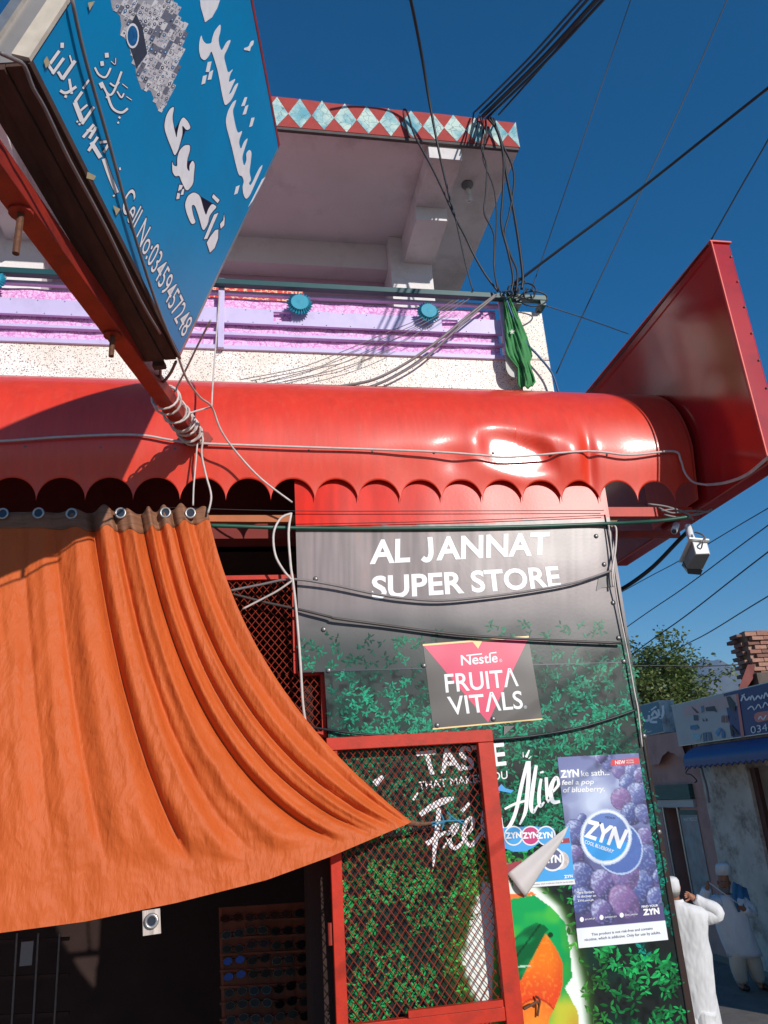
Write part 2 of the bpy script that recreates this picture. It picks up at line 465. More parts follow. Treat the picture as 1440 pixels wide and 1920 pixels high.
M_HILL = mat('rocky_hillside', c(86, 82, 74), rough=.95, var=.35, vscale=.008, dirt=c(52, 62, 48), dscale=.006, damount=.9)
def build_hill():
    sk = [(900, 1330), (1100, 1310), (1180, 1300), (1240, 1284), (1278, 1266), (1305, 1250), (1325, 1243), (1338, 1247), (1350, 1245), (1368, 1254), (1392, 1266), (1420, 1290), (1480, 1300), (1600, 1330), (1900, 1380)]
    nx, ny = 150, 36
    mb = MB(); R1 = 3600.0
    for j in range(ny + 1):
        t = j / ny
        r = 1900 + (R1 - 1900) * t
        for i in range(nx + 1):
            x = 900 + 1000 * i / nx
            y = np.interp(x, [p[0] for p in sk], [p[1] for p in sk])
            d = ray(x, y); hd = d / math.hypot(d[0], d[1]); tan = max(hd[2], .01)
            H = tan * R1
            p3 = hd * r
            if t < .93:
                k = (t / .93)
                rid = 1 - abs(mnoise.noise(Vector((p3[0] / 260, p3[1] / 420, 1.7)))) * 2
                rid2 = mnoise.noise(Vector((p3[0] / 80, p3[1] / 90, 4.2)))
                h = H * (k ** 1.15) * (.86 + .14 * k) + (rid * 70 + rid2 * 22) * math.sin(math.pi * k) * (H / 500)
            else:
                h = H * (1 - (t - .93) / .07 * .7) + mnoise.noise(Vector((p3[0] / 60, p3[1] / 60, 9))) * 8
            if abs(t - .93) < .02: h = H + mnoise.noise(Vector((p3[0] / 45, 0, 9))) * 7
            q = hd * (r if t < .93 else R1 + (t - .93) * 6000)
            mb.v.append((q[0], q[1], h - CZ * 0 if j else GZ - 5))
    mb.f = [(j * (nx + 1) + i, j * (nx + 1) + i + 1, (j + 1) * (nx + 1) + i + 1, (j + 1) * (nx + 1) + i) for j in range(ny) for i in range(nx)]
    mb.build('hills', M_HILL, smooth=True, kind='structure')
    return max(v[2] for v in mb.v)
HTOP = build_hill()

# ------------------------------------------------------------------ the corner shop building
YP = 4.0            # printed panel plane
YR = 4.58           # balcony railing plane
BX = 2.2            # street corner of the building
SZ = 4.88           # underside of the roof slab
shop = thing('shop_building', (0, 6.5, GZ + .31), 'two storey corner shop with terrazzo balcony parapet and overhanging roof slab', 'building')
zpar = at_y(700, 664, 4.6)[2]
zpil = at_y(985, 584, 4.6)[2]
xpil = at_y(950, 620, 4.6)[0]
pb = MB()
pb.box((-7, 4.6, 1.56), (BX, 4.75, zpar)); pb.build('parapet', M_TERR, shop, bevel=.006)
MB().box((xpil, 4.597, zpar + .001), (BX, 4.75, zpil)).build('parapet_pillar', M_TERR, shop, bevel=.012)
MB().box((BX - .15, 4.752, 1.63), (BX, 9, zpar)).build('parapet', M_TERR, shop)
# roof slab, painted fascia, beams and column
MB().box((-7, 4.52, SZ), (BX - .012, 9.5, SZ + .24)).build('roof_slab', M_WHITEWASH, shop)
fas = MB()
nseg = 160
for k in range(nseg + 1):
    x = -6.9 + (BX - .01 + 6.9) * k / nseg
    zt = SZ + .262 + .012 * mnoise.noise(Vector((x * 2.1, 0, 0))) + .006 * mnoise.noise(Vector((x * 9, 3, 0))) + (.03 if x < .6 else .03 * max(0, 1 - (x - .6) / 1.6))
    fas.v += [(x, 4.5, SZ - .002), (x, 4.5, zt), (x, 4.535, zt), (x, 4.535, SZ - .002)]
for k in range(nseg):
    a = 4 * k
    fas.f += [(a, a + 4, a + 5, a + 1), (a + 1, a + 5, a + 6, a + 2), (a + 3, a + 2, a + 6, a + 7), (a, a + 3, a + 7, a + 4)]
fas.f += [(0, 1, 2, 3), (4 * nseg + 3, 4 * nseg + 2, 4 * nseg + 1, 4 * nseg)]
fo = fas.build('fascia', M_DIARED, shop)
x0, x1 = at_y(541, 210, 4.5)[0], at_y(953, 255, 4.5)[0]
st = (x1 - x0) / 10
dm = MB()
for k in range(-36, 12):
    xa, xb = x0 + (k - 1) * st, x0 + k * st
    if xb > BX: xb = BX - .012
    xm = (xa + x0 + k * st) / 2
    jit = lambda: rng.uniform(-.004, .004)
    zt = SZ + .268 + (.03 if xm < .6 else .03 * max(0, 1 - (xm - .6) / 1.6)); zb = SZ - .002; zm = SZ + .13
    pts = [(xa + jit(), zm + jit()), (min(xm, BX - .012) + jit(), zt + jit()), (xb + jit(), zm + jit()), (min(xm, BX - .012) + jit(), zb + jit())]
    dm.add([(p[0], 4.4985, p[1]) for p in pts], [(0, 1, 2, 3)])
dm.build('painted_diamonds', M_DIABLUE, fo)
MB().box((-7, 4.503, SZ - .03), (BX - .02, 4.53, SZ - .005)).build('drip_edge', M_DARKBEAM, shop)
def beam(xa, xb):
    MB().box((xa, 4.535, SZ - .155), (xb, 5.07, SZ - .002)).build('beam', M_WHITEWASH, shop, bevel=.004)
    MB().box((xa - .004, 5.071, SZ - .29), (xb + .004, 5.75, SZ - .003)).build('beam', M_WHITEWASH, shop, bevel=.004)
beam(1.43, 1.70)
xl0, xl1 = at_z(12, 446, 4.6)[0], at_z(71, 448, 4.6)[0]
beam(xl0, xl1)
MB().box((1.30, 5.64, zpar - .3), (1.69, 6.0, SZ - .001)).build('column', M_WHITEWASH, shop, bevel=.005)
MB().box((xl0 - .12, 5.64, zpar - .3), (xl1 + .06, 6.0, SZ - .001)).build('column', M_WHITEWASH, shop, bevel=.005)
MB().box((-7, 5.76, SZ - .28), (1.299, 5.95, SZ - .0015)).build('beam', M_WHITEWASH, shop)
MB().box((-7, 5.951, zpar - .3), (1.6, 6.1, SZ - .0012)).build('wall', M_PINKWALL, shop)
MB().box((-7, 4.751, zpar - .32), (BX - .151, 9, zpar - .2)).build('balcony_floor', M_CONC, shop)
# ground floor shell
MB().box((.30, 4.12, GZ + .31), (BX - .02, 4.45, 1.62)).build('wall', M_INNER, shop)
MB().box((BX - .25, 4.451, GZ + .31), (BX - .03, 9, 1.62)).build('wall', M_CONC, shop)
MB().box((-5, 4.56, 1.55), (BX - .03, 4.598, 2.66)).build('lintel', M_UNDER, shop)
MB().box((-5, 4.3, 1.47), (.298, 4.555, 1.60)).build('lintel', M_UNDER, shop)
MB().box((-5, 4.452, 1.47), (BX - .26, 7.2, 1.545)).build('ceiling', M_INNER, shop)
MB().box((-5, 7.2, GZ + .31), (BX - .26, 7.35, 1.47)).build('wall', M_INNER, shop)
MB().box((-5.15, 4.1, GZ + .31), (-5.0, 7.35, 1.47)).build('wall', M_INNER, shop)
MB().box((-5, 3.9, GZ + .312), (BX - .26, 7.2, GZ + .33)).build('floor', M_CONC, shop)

# CFL bulb under the slab
bl = at_z(876, 345, SZ)
bulb = thing('light_bulb', (bl[0], bl[1], SZ - .17), 'unlit spiral light bulb in a holder under the roof slab', 'light bulb')
mb = MB(); mb.loft([[(bl[0] + r * math.cos(a * math.pi / 8), bl[1] + r * math.sin(a * math.pi / 8), z) for a in range(16)] for r, z in ((.05, SZ - .001), (.05, SZ - .02), (.03, SZ - .03), (.026, SZ - .06))])
mb.build('holder', M_GREYPL, bulb, smooth=True)
MB().loft([[(bl[0] + r * math.cos(a * math.pi / 6), bl[1] + r * math.sin(a * math.pi / 6), z) for a in range(12)] for r, z in ((.02, SZ - .06), (.026, SZ - .075), (.026, SZ - .10), (.018, SZ - .11))]).build('base', M_WHITEPL, bulb, smooth=True)
MB().tube([(bl[0] + .022 * math.cos(a * .6), bl[1] + .022 * math.sin(a * .6), SZ - .11 - a * .0019) for a in range(42)], .007, 6).build('spiral_tube', M_WHITEPL, bulb, smooth=True)

# balcony railing
rz = lambda y, Y=YR: at_y(700, y, Y)[2]
XL = -4.2
xr = at_y(940, 610, YR)[0]
rail = thing('balcony_railing', (0, YR, rz(664)), 'lavender metal balcony railing with horizontal bars over the terrazzo', 'railing')
def rbar(nm, ya, yb, Y0=YR, Y1=YR + .035, mt=M_LAV):
    return MB().box((XL, Y0, rz(yb)), (xr, Y1, rz(ya))).build(nm, mt, rail, bevel=.003)
rbar('top_bar', 558, 563.5)
rbar('bar', 633, 638.5)
rbar('bottom_bar', 656.5, 664.3)
wins = []
for a, b in ((513, 546), (828, 858)):
    xa = at_y(a, 605, YR)[0]; xb = at_y(b, 605, YR)[0]; wins.append((xa, xb))
wins.insert(0, (wins[0][0] - (wins[1][0] - wins[0][0]), wins[0][1] - (wins[1][0] - wins[0][0])))
zt, zb = rz(590), rz(617); za, zc_ = rz(593.5), rz(610.5)
bd = MB(); px_ = XL
for xa, xb in wins + [(xr, xr)]:
    bd.box((px_, YR - .004, zb), (xa, YR + .02, zt))
    if xb > xa:
        bd.box((xa, YR - .004, za), (xb, YR + .02, zt)); bd.box((xa, YR - .004, zb), (xb, YR + .02, zc_))
    px_ = xb
bd.build('band', M_LAV, rail)
rv = MB()
for k in range(40):
    x = XL + .12 + k * .17
    if x < xr - .03:
        rv.ball((x, YR - .005, zt - .012), .004, nu=6, nv=4); rv.ball((x + .05, YR - .005, zb + .010), .004, nu=6, nv=4)
rv.build('rivets', M_STEEL, rail, kind='stuff')
for px0, w_ in ((415, .042), (940, .04), (-170, .042)):
    x = at_y(px0, 590, YR)[0]
    MB().box((x - w_ / 2, YR - .03, rz(666)), (x + w_ / 2, YR - .0045, rz(541 if px0 < 900 else 549))).build('post', M_LAV, rail, bevel=.003)
hr = MB()
hz0 = at_y(600, 536, 4.53)[2]
hx = at_y(1024, 574, 4.53)[0]
hr.box((XL, 4.50, hz0 - .045), (hx, 4.55, hz0)); hr.build('handrail', M_RAILG, rail, bevel=.004)
for xx in (hx - .03, hx - .22):
    MB().box((xx - .02, 4.505, zpil - .004), (xx + .02, 4.62, hz0 - .046)).build('bracket', M_RAILG, rail)
# cloth behind the railing
def cloth(name, xa, xb, za, zb, Y, mt, label):
    mb = MB(); nx, nz_ = 120, 8
    for j in range(nz_ + 1):
        for i in range(nx + 1):
            x = xa + (xb - xa) * i / nx; z = za + (zb - za) * j / nz_
            mb.v.append((x, Y + .006 * mnoise.noise(Vector((x * 5, z * 3, Y))) + .003 * math.sin(x * 23), z))
    mb.f = [(j * (nx + 1) + i, j * (nx + 1) + i + 1, (j + 1) * (nx + 1) + i + 1, (j + 1) * (nx + 1) + i) for j in range(nz_) for i in range(nx)]
    o = mb.build(name, mt, smooth=True, label=label, cat='cloth')
    so_ = o.modifiers.new('t', 'SOLIDIFY'); so_.thickness = .003
cloth('floral_cloth', XL, xr - .02, rz(662), rz(566), YR + .041, M_FLORAL, 'magenta floral cloth stretched behind the lavender balcony railing')
ra = at_y(424, 540, 4.68); rb_ = at_y(568, 540, 4.68)
cloth('floral_cloth', ra[0] - .4, rb_[0], ra[2] - .1, ra[2] + .055, 4.70, M_REDFLOR, 'red cloth with pale flowers between handrail and lavender top bar')

# teal rosettes
def rosette(cx, cy, r, label):
    p = at_y(cx, cy, 4.50)
    t = thing('rosette', p, label, 'ornament', 'teal rosettes on the balcony railing')
    n = 52; rings = []
    for k, (rr, yy, teeth) in enumerate(((1.0, .016, 1), (1.0, .010, 1), (.74, .002, .5), (.64, -.006, 0), (.56, .002, 0), (.34, -.004, 0), (.12, -.007, 0))):
        rings.append([(p[0] + r * rr * (1 - .2 * teeth * (i % 2)) * math.cos(2 * math.pi * i / n), p[1] + yy + (.008 if (i % 2 and teeth) else 0), p[2] + r * rr * (1 - .2 * teeth * (i % 2)) * math.sin(2 * math.pi * i / n)) for i in range(n)])
    MB().loft(rings[:4]).build('petals', M_TEAL, t)
    MB().loft([[(a, b - .0015, q) for a, b, q in r_] for r_ in rings[3:]]).build('center', M_TEAL, t)
    MB().tube([(p[0], p[1] + .02, p[2]), (p[0], YR + .01, p[2])], .02, 8).build('stem', M_TEAL, t)
rosette(562, 567, .094, 'teal petalled rosette on the railing, nearer the blue hanging sign')
rosette(804, 583, .088, 'teal petalled rosette on the railing, nearer the green flag')
rosette(-16, 522, .09, 'teal petalled rosette at the left edge of the photo')

# green flag tied to the railing end
def build_flag():
    M_FLAG = mat('green_flag_cloth', c(78, 146, 92), rough=.8, spec=.2, var=.2, vscale=12, bump=.002, bscale=40, trans=.2)
    M_FLW = mat('flag_white_cloth', c(206, 206, 200), rough=.6, var=.1, trans=.2)
    outl = [(548, 944, 952), (570, 943, 962), (600, 945, 975), (630, 946, 988), (655, 948, 996), (668, 952, 999), (678, 960, 994), (690, 970, 996), (705, 970, 1001), (718, 970, 1004), (727, 974, 998)]
    nx = 18; mb = MB(); rows = []
    ys = np.linspace(548, 727, 40)
    for y in ys:
        a = np.interp(y, [o[0] for o in outl], [o[1] for o in outl]); b = np.interp(y, [o[0] for o in outl], [o[2] for o in outl])
        for i in range(nx + 1):
            t = i / nx
            d = .013 * math.sin(t * 11 + y * .025) * (.3 + min(1, (y - 548) / 80)) + .012 * math.sin(t * 37 - y * .06)
            mb.v.append(at_y(a + (b - a) * t, y + 2.5 * math.sin(t * 12) * (y > 700), 4.49 + d - .02 * math.sin(math.pi * t)))
    nr = len(ys)
    mb.f = [(j * (nx + 1) + i, j * (nx + 1) + i + 1, (j + 1) * (nx + 1) + i + 1, (j + 1) * (nx + 1) + i) for j in range(nr - 1) for i in range(nx)]
    root = thing('flag', at_y(985, 727, 4.49), 'rumpled green flag with a white star tied to the balcony railing', 'flag')
    o = mb.build('cloth', M_FLAG, root, smooth=True)
    so_ = o.modifiers.new('t', 'SOLIDIFY'); so_.thickness = .002
    pl = PY(4.438)
    pts = []
    for k in range(10):
        r = 5.6 if k % 2 == 0 else 2.3; a = -math.pi / 2 + k * math.pi / 5
        pts.append((960 + r * math.cos(a), 622 + r * math.sin(a)))
    MB().slab_poly(pl, pts, 0, .002).build('star', M_FLW, root)
    mb = MB()
    hem = [(946, 585), (949, 620), (952, 650), (955, 690), (966, 702), (985, 692)]
    mb.ribbon(PY(4.50), hem, [4, 8, 10, 12, 12, 4], 0)
    o = mb.build('white_band', M_FLW, root)
    so_ = o.modifiers.new('t', 'SOLIDIFY'); so_.thickness = .002
build_flag()

# ------------------------------------------------------------------ barrel awning
AXL, AXR = -3.2, 2.72
X_C0 = 0.38; SP = (0.38 + 1.082) / 6.0           # scallop cusp phase and spacing
def awn_prof(s):
    """s 0..1 from skirt bottom to the wall"""
    if s < .3:
        t = s / .3; return 3.985 - .055 * sstep(0, 1, np.array(t)).item(), 1.58 + .35 * t
    a = (s - .3) / .7 * math.pi / 2
    return 4.55 - .62 * math.cos(a), 1.93 + .62 * math.sin(a)
def scallop(x):
    u = ((x - X_C0) / SP) % 1.0
    return .125 * max(0, 1 - abs(2 * u - 1) ** 2.15) ** .52
def awn_dent(x, s):
    """sheet metal creased where it was knocked in above the panel"""
    d = 0
    for cx, cs, wx, ws, a in ((1.36, .34, .07, .05, -.010), (1.80, .34, .10, .05, -.014), (1.93, .24, .09, .13, -.022), (2.04, .2, .04, .16, .026), (1.2, .22, .10, .08, .018), (.9, .2, .16, .1, .008), (2.3, .3, .15, .1, .008)):
        d += a * math.exp(-((x - cx) / wx) ** 2 - ((s - cs) / ws) ** 2)
    return d
awn = thing('barrel_awning', (0, 3.98, 1.58), 'red sheet metal barrel awning with scalloped lower edge over the shop front', 'awning')
mb = MB()
xs = []
_us = [0, .012, .03, .06, .10, .15, .21, .28, .36, .44, .5, .56, .64, .72, .79, .85, .90, .94, .97, .988]
xs = sorted(x for x in ([X_C0 + (k + u) * SP for k in range(-16, 12) for u in _us] + [AXL, AXR]) if AXL <= x <= AXR)
n_sc = len(xs) - 1
NS = 48
for i, x in enumerate(xs):
    zb = scallop(x) / .35 * .3
    for j in range(NS + 1):
        s = zb + (1 - zb) * (j / NS) ** 1.15
        y, z = awn_prof(s)
        y += awn_dent(x, s)
        # flattened patch, shaped and tilted so the sun glares off it
        rr_ = math.hypot((x - 1.56 + .06 * mnoise.noise(Vector((x * 6, z * 6, 1)))) / .27, (z - 1.86 + .25 * (x - 1.56)) / .17)
        wz = 1 - sstep(.55, 1.15, np.array(rr_)).item()
        y = y * (1 - wz) + (3.962 + .035 * (x - 1.57)) * wz
        y += .004 * mnoise.noise(Vector((x * 2.2, s * 3, 0))) * min(1, s * 4)
        mb.v.append((x, y, z + .006 * mnoise.noise(Vector((x * 1.3, s * 2, 5)))))
mb.f = [(i * (NS + 1) + j, (i + 1) * (NS + 1) + j, (i + 1) * (NS + 1) + j + 1, i * (NS + 1) + j + 1) for i in range(n_sc) for j in range(NS)]
ao = mb.build('sheet', M_RED, awn, smooth=True)
so_ = ao.modifiers.new('t', 'SOLIDIFY'); so_.thickness = .003; so_.offset = 1
# right end cheek and frame bars
ck = MB(); pr = [awn_prof(.3 + .7 * k / 16) for k in range(17)] + [(4.55, 1.6), (3.99, 1.6)]
ck.add([(AXR + .006, p[0], p[1]) for p in pr] + [(AXR + .016, p[0], p[1]) for p in pr], [tuple(range(19)), tuple(range(37, 18, -1))] + [(i, (i + 1) % 19, 19 + (i + 1) % 19, 19 + i) for i in range(19)])
ck.build('end_cheek', M_RED, awn)
MB().box((BX - .08, 4.02, 1.50), (2.70, 4.05, 1.56)).build('frame_bar', M_GATE, awn)
MB().box((BX - .08, 4.20, 1.43), (2.70, 4.23, 1.47)).build('frame_bar', M_POLE, awn)
MB().bar((2.15, 4.06, 1.46), (2.22, 4.06, 1.53), .012, .05).build('brace', mat('beige_strip', c(150, 122, 96), rough=.7), awn)
sc_ = MB()
for x in np.arange(-3.0, 2.7, .37):
    y, z = awn_prof(.22)
    sc_.ball((x + rng.uniform(-.03, .03), y - .004, z + .03), .008, nu=8, nv=5)
sc_.build('screws', M_STEEL, awn, kind='stuff')
MB().box((-4, 4.06, 1.485), (.29, 4.09, 1.525)).build('curtain_beam', mat('orange_angle_iron', c(170, 90, 40), rough=.6, var=.2, vscale=8), awn)

# ------------------------------------------------------------------ tall red sign board on the street side
xb1 = at_y(1370, 460, 3.36)[0]
brd = thing('sign_board', ((2.765 + xb1) / 2, 4.3, 1.56), 'tall dark red sheet metal sign board standing out beyond the awning end', 'sign board')
MB().box((2.765, 3.362, 1.56), (xb1, 5.28, 3.02)).build('sheet_box', M_BOARD, brd, bevel=.012)
MB().box((2.755, 3.352, 3.021), (xb1 + .004, 5.29, 3.03)).build('edge_trim', M_RED, brd)
MB().box((2.757, 3.348, 1.555), (2.7645, 3.36, 3.02)).build('edge_trim', M_RED, brd)
rv = MB()
for k in range(8):
    rv.ball((xb1 - .02, 3.358, 1.66 + k * .18), .007, nu=6, nv=4)
rv.build('rivets', M_STEEL, brd, kind='stuff')
# ------------------------------------------------------------------ printed panel beside the shop entrance
PP4 = PY(YP)
panel = thing('shop_front_sign', at_y(900, 1990, YP), 'dark metal panel printed with store name, green leaves and a mango bottle', 'shop sign')
UPQ = [(552, 900), (1132, 900), (1186, 1240), (562, 1259)]
LOQ = [(608, 1259.6), (1186.2, 1240.6), (1302, 1990), (652, 1990)]
MB().slab_poly(PP4, UPQ, 0, -.006).build('metal_sheet', M_SHEET, panel)
MB().slab_poly(PP4, LOQ, -.0015, -.008).build('metal_sheet', M_SHEET, panel)
MB().slab_poly(PP4, [(562, 1259), (1186, 1240), (1186.4, 1242), (562.4, 1261)], .0026, -.002).build('seam', M_DARKPL, panel)

def mask(x, y, poly):
    ins = np.zeros(x.shape, bool); n = len(poly); j = n - 1
    for i in range(n):
        xi, yi = poly[i]; xj, yj = poly[j]
        cnd = ((yi > y) != (yj > y)) & (x < (xj - xi) * (y - yi) / ((yj - yi) if yj != yi else 1e-9) + xi)
        ins ^= cnd; j = i
    return ins

def up_fn(u, v, x, y):
    yl = 993 - (x - 552) * 21 / 578 + (vnoise(x, y * 0, 40, 3) - .5) * 5
    base = np.tile(np.array([138., 125, 125]), (len(x), 1))  # printed grey, raised a little to carry the haze of glare
    st = vnoise(x, y * .06, 5, 1) * .5 + vnoise(x, y * .03, 14, 2) * .5
    base *= (1 + (st - .5) * .35)[:, None]
    base = blend(base, (150, 122, 112), sstep(.72, .9, st) * .5)
    base = blend(base, (122, 114, 115), sstep(1075, 1160, y) * .9)  # mid grey with the same haze mixed into its colour
    gr = sstep(1130, 1240, y)
    base = blend(base, (56, 64, 62), gr * .85)
    bl_ = vnoise(x, y, 46, 9)
    base = blend(base, (20, 26, 26), gr * sstep(.45, .8, bl_) * .6)
    red = np.tile(np.array([208., 34, 12]), (len(x), 1)) * (1 + (vnoise(x, y * .2, 9, 5) - .5) * .16)[:, None]
    k = (y < yl)
    base[k] = red[k]
    return base
raster('print', PP4, UPQ, 200, 130, up_fn, M_RAST, panel, .001)

halo_r = ([1600, 1640, 1665, 1700, 1760, 1850, 1990], [935, 985, 1012, 1050, 1074, 1095, 1112])
halo_l = ([1600, 1655, 1700, 1800, 1880, 1990], [925, 905, 892, 864, 893, 900])
def lo_fn(u, v, x, y):
    base = np.tile(np.array([54., 62, 60]), (len(x), 1))
    base = blend(base, (30, 34, 33), sstep(1330, 1520, y))
    n1 = vnoise(x, y, 30, 11); n2 = vnoise(x, y, 9, 12)
    base = blend(base, (16, 56, 44), sstep(.4, .8, n1) * .6)
    base = blend(base, (14, 18, 18), sstep(.55, .85, n2) * .6)
    # yellow-green light round the bottle
    xr_ = np.interp(y, *halo_r); xl_ = np.interp(y, *halo_l)
    below = sstep(1590, 1660, y)
    base = blend(base, (70, 130, 40), below * (sstep(-70, 0, x - xl_) * (x < xr_) + sstep(26, 0, x - xr_) * (x >= xr_)) * .5)
    base = blend(base, (226, 232, 222), below * sstep(-6, 6, x - xl_ + (n2 - .5) * 12) * sstep(10, -12, x - xr_))
    return base
raster('print', PP4, LOQ, 210, 230, lo_fn, M_RAST, panel, .0006)

# bottle print
Z6 = lambda pts: [(900 + a * .1875, 1560 + b * .1875) for a, b in pts]
BQ = [(880, 1655), (1112, 1655), (1112, 1985), (880, 1985)]
LEAF = Z6([(290, 1090), (350, 1055), (450, 960), (560, 905), (640, 930), (690, 975), (655, 1010), (500, 1300), (410, 1480), (330, 1600), (300, 1400)])
MANGO = Z6([(655, 1012), (700, 1070), (780, 1200), (822, 1300), (832, 1500), (800, 1640), (690, 1880), (620, 2300), (200, 2300), (300, 1650), (410, 1480)])
BODY = Z6([(150, 690), (300, 672), (540, 630), (700, 745), (850, 900), (900, 1180), (922, 1450), (850, 1560), (980, 1800), (1010, 2300), (100, 2300)])
def bot_fn(u, v, x, y):
    base = lo_fn(u, v, x, y)
    b = mask(x, y, BODY)
    n1 = vnoise(x, y, 26, 21); n2 = vnoise(x, y, 4, 22)
    g = np.tile(np.array([20., 158, 84]), (len(x), 1))
    g = blend(g, (90, 190, 70), sstep(.45, .8, n1) * .7)
    g = blend(g, (10, 110, 60), sstep(1040, 1075, x) * .5)
    g = blend(g, (170, 200, 70), sstep(950, 910, x) * .9)
    g = blend(g, (190, 190, 60), sstep(1850, 1890, y) * sstep(1005, 1050, x))
    g = blend(g, (190, 110, 40), sstep(1870, 1960, y) * sstep(1050, 1080, x) * .7)
    base[b] = g[b]
    edge = mask(x, y, Z6([(150, 640), (520, 600), (560, 625), (300, 672), (150, 690)]))
    base = blend(base, (236, 120, 60), edge * 1.0)
    mg = mask(x, y, MANGO)
    mc = np.tile(np.array([228., 120, 34]), (len(x), 1))
    mc = blend(mc, (222, 64, 40), sstep(1790, 1880, y) * .8)
    mc = blend(mc, (236, 156, 60), sstep(.6, .9, n2) * .5)
    mc = blend(mc, (200, 50, 30), sstep(1030, 1056, x) * .35)
    r2 = np.hypot((x - 1005) / 42, (y - 1925) / 52)
    mc = blend(mc, (232, 150, 50), (r2 < 1) * (0.9 - .4 * r2))
    mc = blend(mc, (176, 50, 26), (np.abs(r2 - 1) < .035) * .8)
    base[mg] = mc[mg]
    lf = mask(x, y, LEAF)
    lc = np.tile(np.array([14., 92, 50]), (len(x), 1))
    lc = blend(lc, (20, 150, 80), sstep(.4, .9, vnoise(x + y, y, 18, 31)) * .7)
    rib = np.abs((y - 1737) - (-(x - 1010) * 1.35)) / 1.7
    lc = blend(lc, (8, 50, 30), (rib < 1.6) * .8)
    base[lf] = lc[lf]
    base = blend(base, (190, 226, 200), ((np.abs(y - 1811 + (x - 990) * .1) < 1.5) & (x < 996) & (x > 960)) * .9)
    base = blend(base, (20, 60, 30), (np.hypot(x - 1032, y - 1753) < 4.5) * 1.0)
    return base
raster('bottle_print', PP4, BQ, 116, 165, bot_fn, M_RAST, panel, .0018)

# printed leaves: flat leaf shapes in sprigs
def build_leaves():
    mb = MB(); mb.c = []
    r = random.Random(3)
    poly = [(565, 1165), (1178, 1165), (1294, 1985), (655, 1985), (612, 1262), (566, 1262)]
    def leaf(x, y, a, L, W, colr, off):
        dx, dy = math.cos(a), math.sin(a); nx_, ny_ = -dy, dx
        P = [(0, 0), (.3, .8), (.62, .85), (1, 0), (.62, -.85), (.3, -.8)]
        pts = [(x + dx * L * p + nx_ * W / 2 * q, y + dy * L * p + ny_ * W / 2 * q) for p, q in P]
        ctr = (x + dx * L * .5, y + dy * L * .5)
        o3 = [PP4(px, py, off) for px, py in pts]
        cm = PP4(ctr[0], ctr[1], off)
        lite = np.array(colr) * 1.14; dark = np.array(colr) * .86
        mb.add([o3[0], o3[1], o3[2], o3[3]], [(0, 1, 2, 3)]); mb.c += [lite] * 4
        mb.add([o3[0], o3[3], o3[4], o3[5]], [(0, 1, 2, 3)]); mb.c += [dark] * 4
    n = 0
    for _ in range(6800):
        x = r.uniform(560, 1300); y = r.uniform(1150, 1985)
        if not in_poly(x, y, poly): continue
        top = min(1, max(0, (y - 1150) / 140))
        nz = vnoise(np.array([x]), np.array([y]), 42, 40)[0]
        if r.random() > top * (.12 + 1.0 * nz) * (1 if y < 1690 else .62): continue
        xr_ = np.interp(y, *halo_r); xl_ = np.interp(y, *halo_l)
        if y > 1655 and xl_ + 3 < x < xr_ - 4: continue
        # colours of the print
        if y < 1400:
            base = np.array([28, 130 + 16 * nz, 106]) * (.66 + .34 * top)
        elif x > 1180 and y < 1790:
            base = np.array([18, 122, 104])
        elif y < 1560:
            base = np.array([24, 124, 88])
        else:
            base = np.array([34, 152, 80])
            dl = min(abs(x - xr_), abs(x - xl_)) if y > 1600 else 99
            if dl < 55: base = base + (np.array([104, 178, 62]) - base) * (1 - dl / 55) * .8
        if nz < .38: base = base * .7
        k = r.choice((3, 4, 5, 5, 6)); a0 = r.uniform(0, 6.3)
        for q in range(k):
            L = r.uniform(7, 12.5) * (.95 if y < 1640 else 1.4 if x > 1040 else 1.0); cc = base * r.uniform(.62, 1.15)
            cc = lin_np(np.clip(cc, 0, 255))
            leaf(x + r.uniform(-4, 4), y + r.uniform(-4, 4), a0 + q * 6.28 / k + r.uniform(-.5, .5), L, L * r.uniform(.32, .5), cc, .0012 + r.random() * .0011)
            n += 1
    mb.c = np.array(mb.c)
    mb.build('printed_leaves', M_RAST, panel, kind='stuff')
build_leaves()

# store name
MB().text('AL', [(695, 1012.5), (769, 1009), (769, 1054), (693, 1058)], PP4, .0028, bold=.028).build('lettering', M_WHITE, panel)
MB().ribbon(PP4, [(806, 1007), (807.5, 1022), (808, 1038), (804.5, 1048), (798, 1050), (792, 1046)], 9.5, .0028).build('lettering', M_WHITE, panel)
MB().text('ANNAT', [(818, 1006.5), (1031, 997), (1030, 1040), (818, 1051)], PP4, .0028, bold=.028).build('lettering', M_WHITE, panel)
MB().text('SUPER STORE', [(697, 1080), (1046, 1061), (1053, 1101), (697, 1124)], PP4, .0028, bold=.028).build('lettering', M_WHITE, panel)
M_GRAYLINE = mat('letter_edge_print', c(120, 110, 106), rough=.4, var=.05)
# brand block
M_PINK = mat('pink_print', c(206, 30, 84), rough=.36, var=.05, bump2=.012, b2scale=2.3)
M_CHAR = mat('charcoal_print', c(62, 54, 52), rough=.36, var=.08, bump2=.012, b2scale=2.3)
M_YEL = mat('pale_yellow_print', c(232, 196, 130), rough=.4, var=.05)
MB().poly(PP4, [(793, 1207), (990, 1192), (1017, 1349), (812, 1366)], .0027).build('brand_block', M_CHAR, panel)
Z3 = lambda pts: [(760 + a * .20833, 1170 + b * .20833) for a, b in pts]
MB().poly(PP4, Z3([(168, 198), (1108, 125), (745, 885)]), .0031).build('brand_triangle', M_PINK, panel)
yb = Lines()
yb.poly(PP4, Z3([(155, 182), (1112, 106), (1112, 122), (158, 198)]), .0035)
yb.poly(PP4, Z3([(605, 160), (692, 153), (655, 222)]), .0036)
yb.poly(PP4, Z3([(245, 938), (1232, 848), (1234, 860), (248, 952)]), .0035)
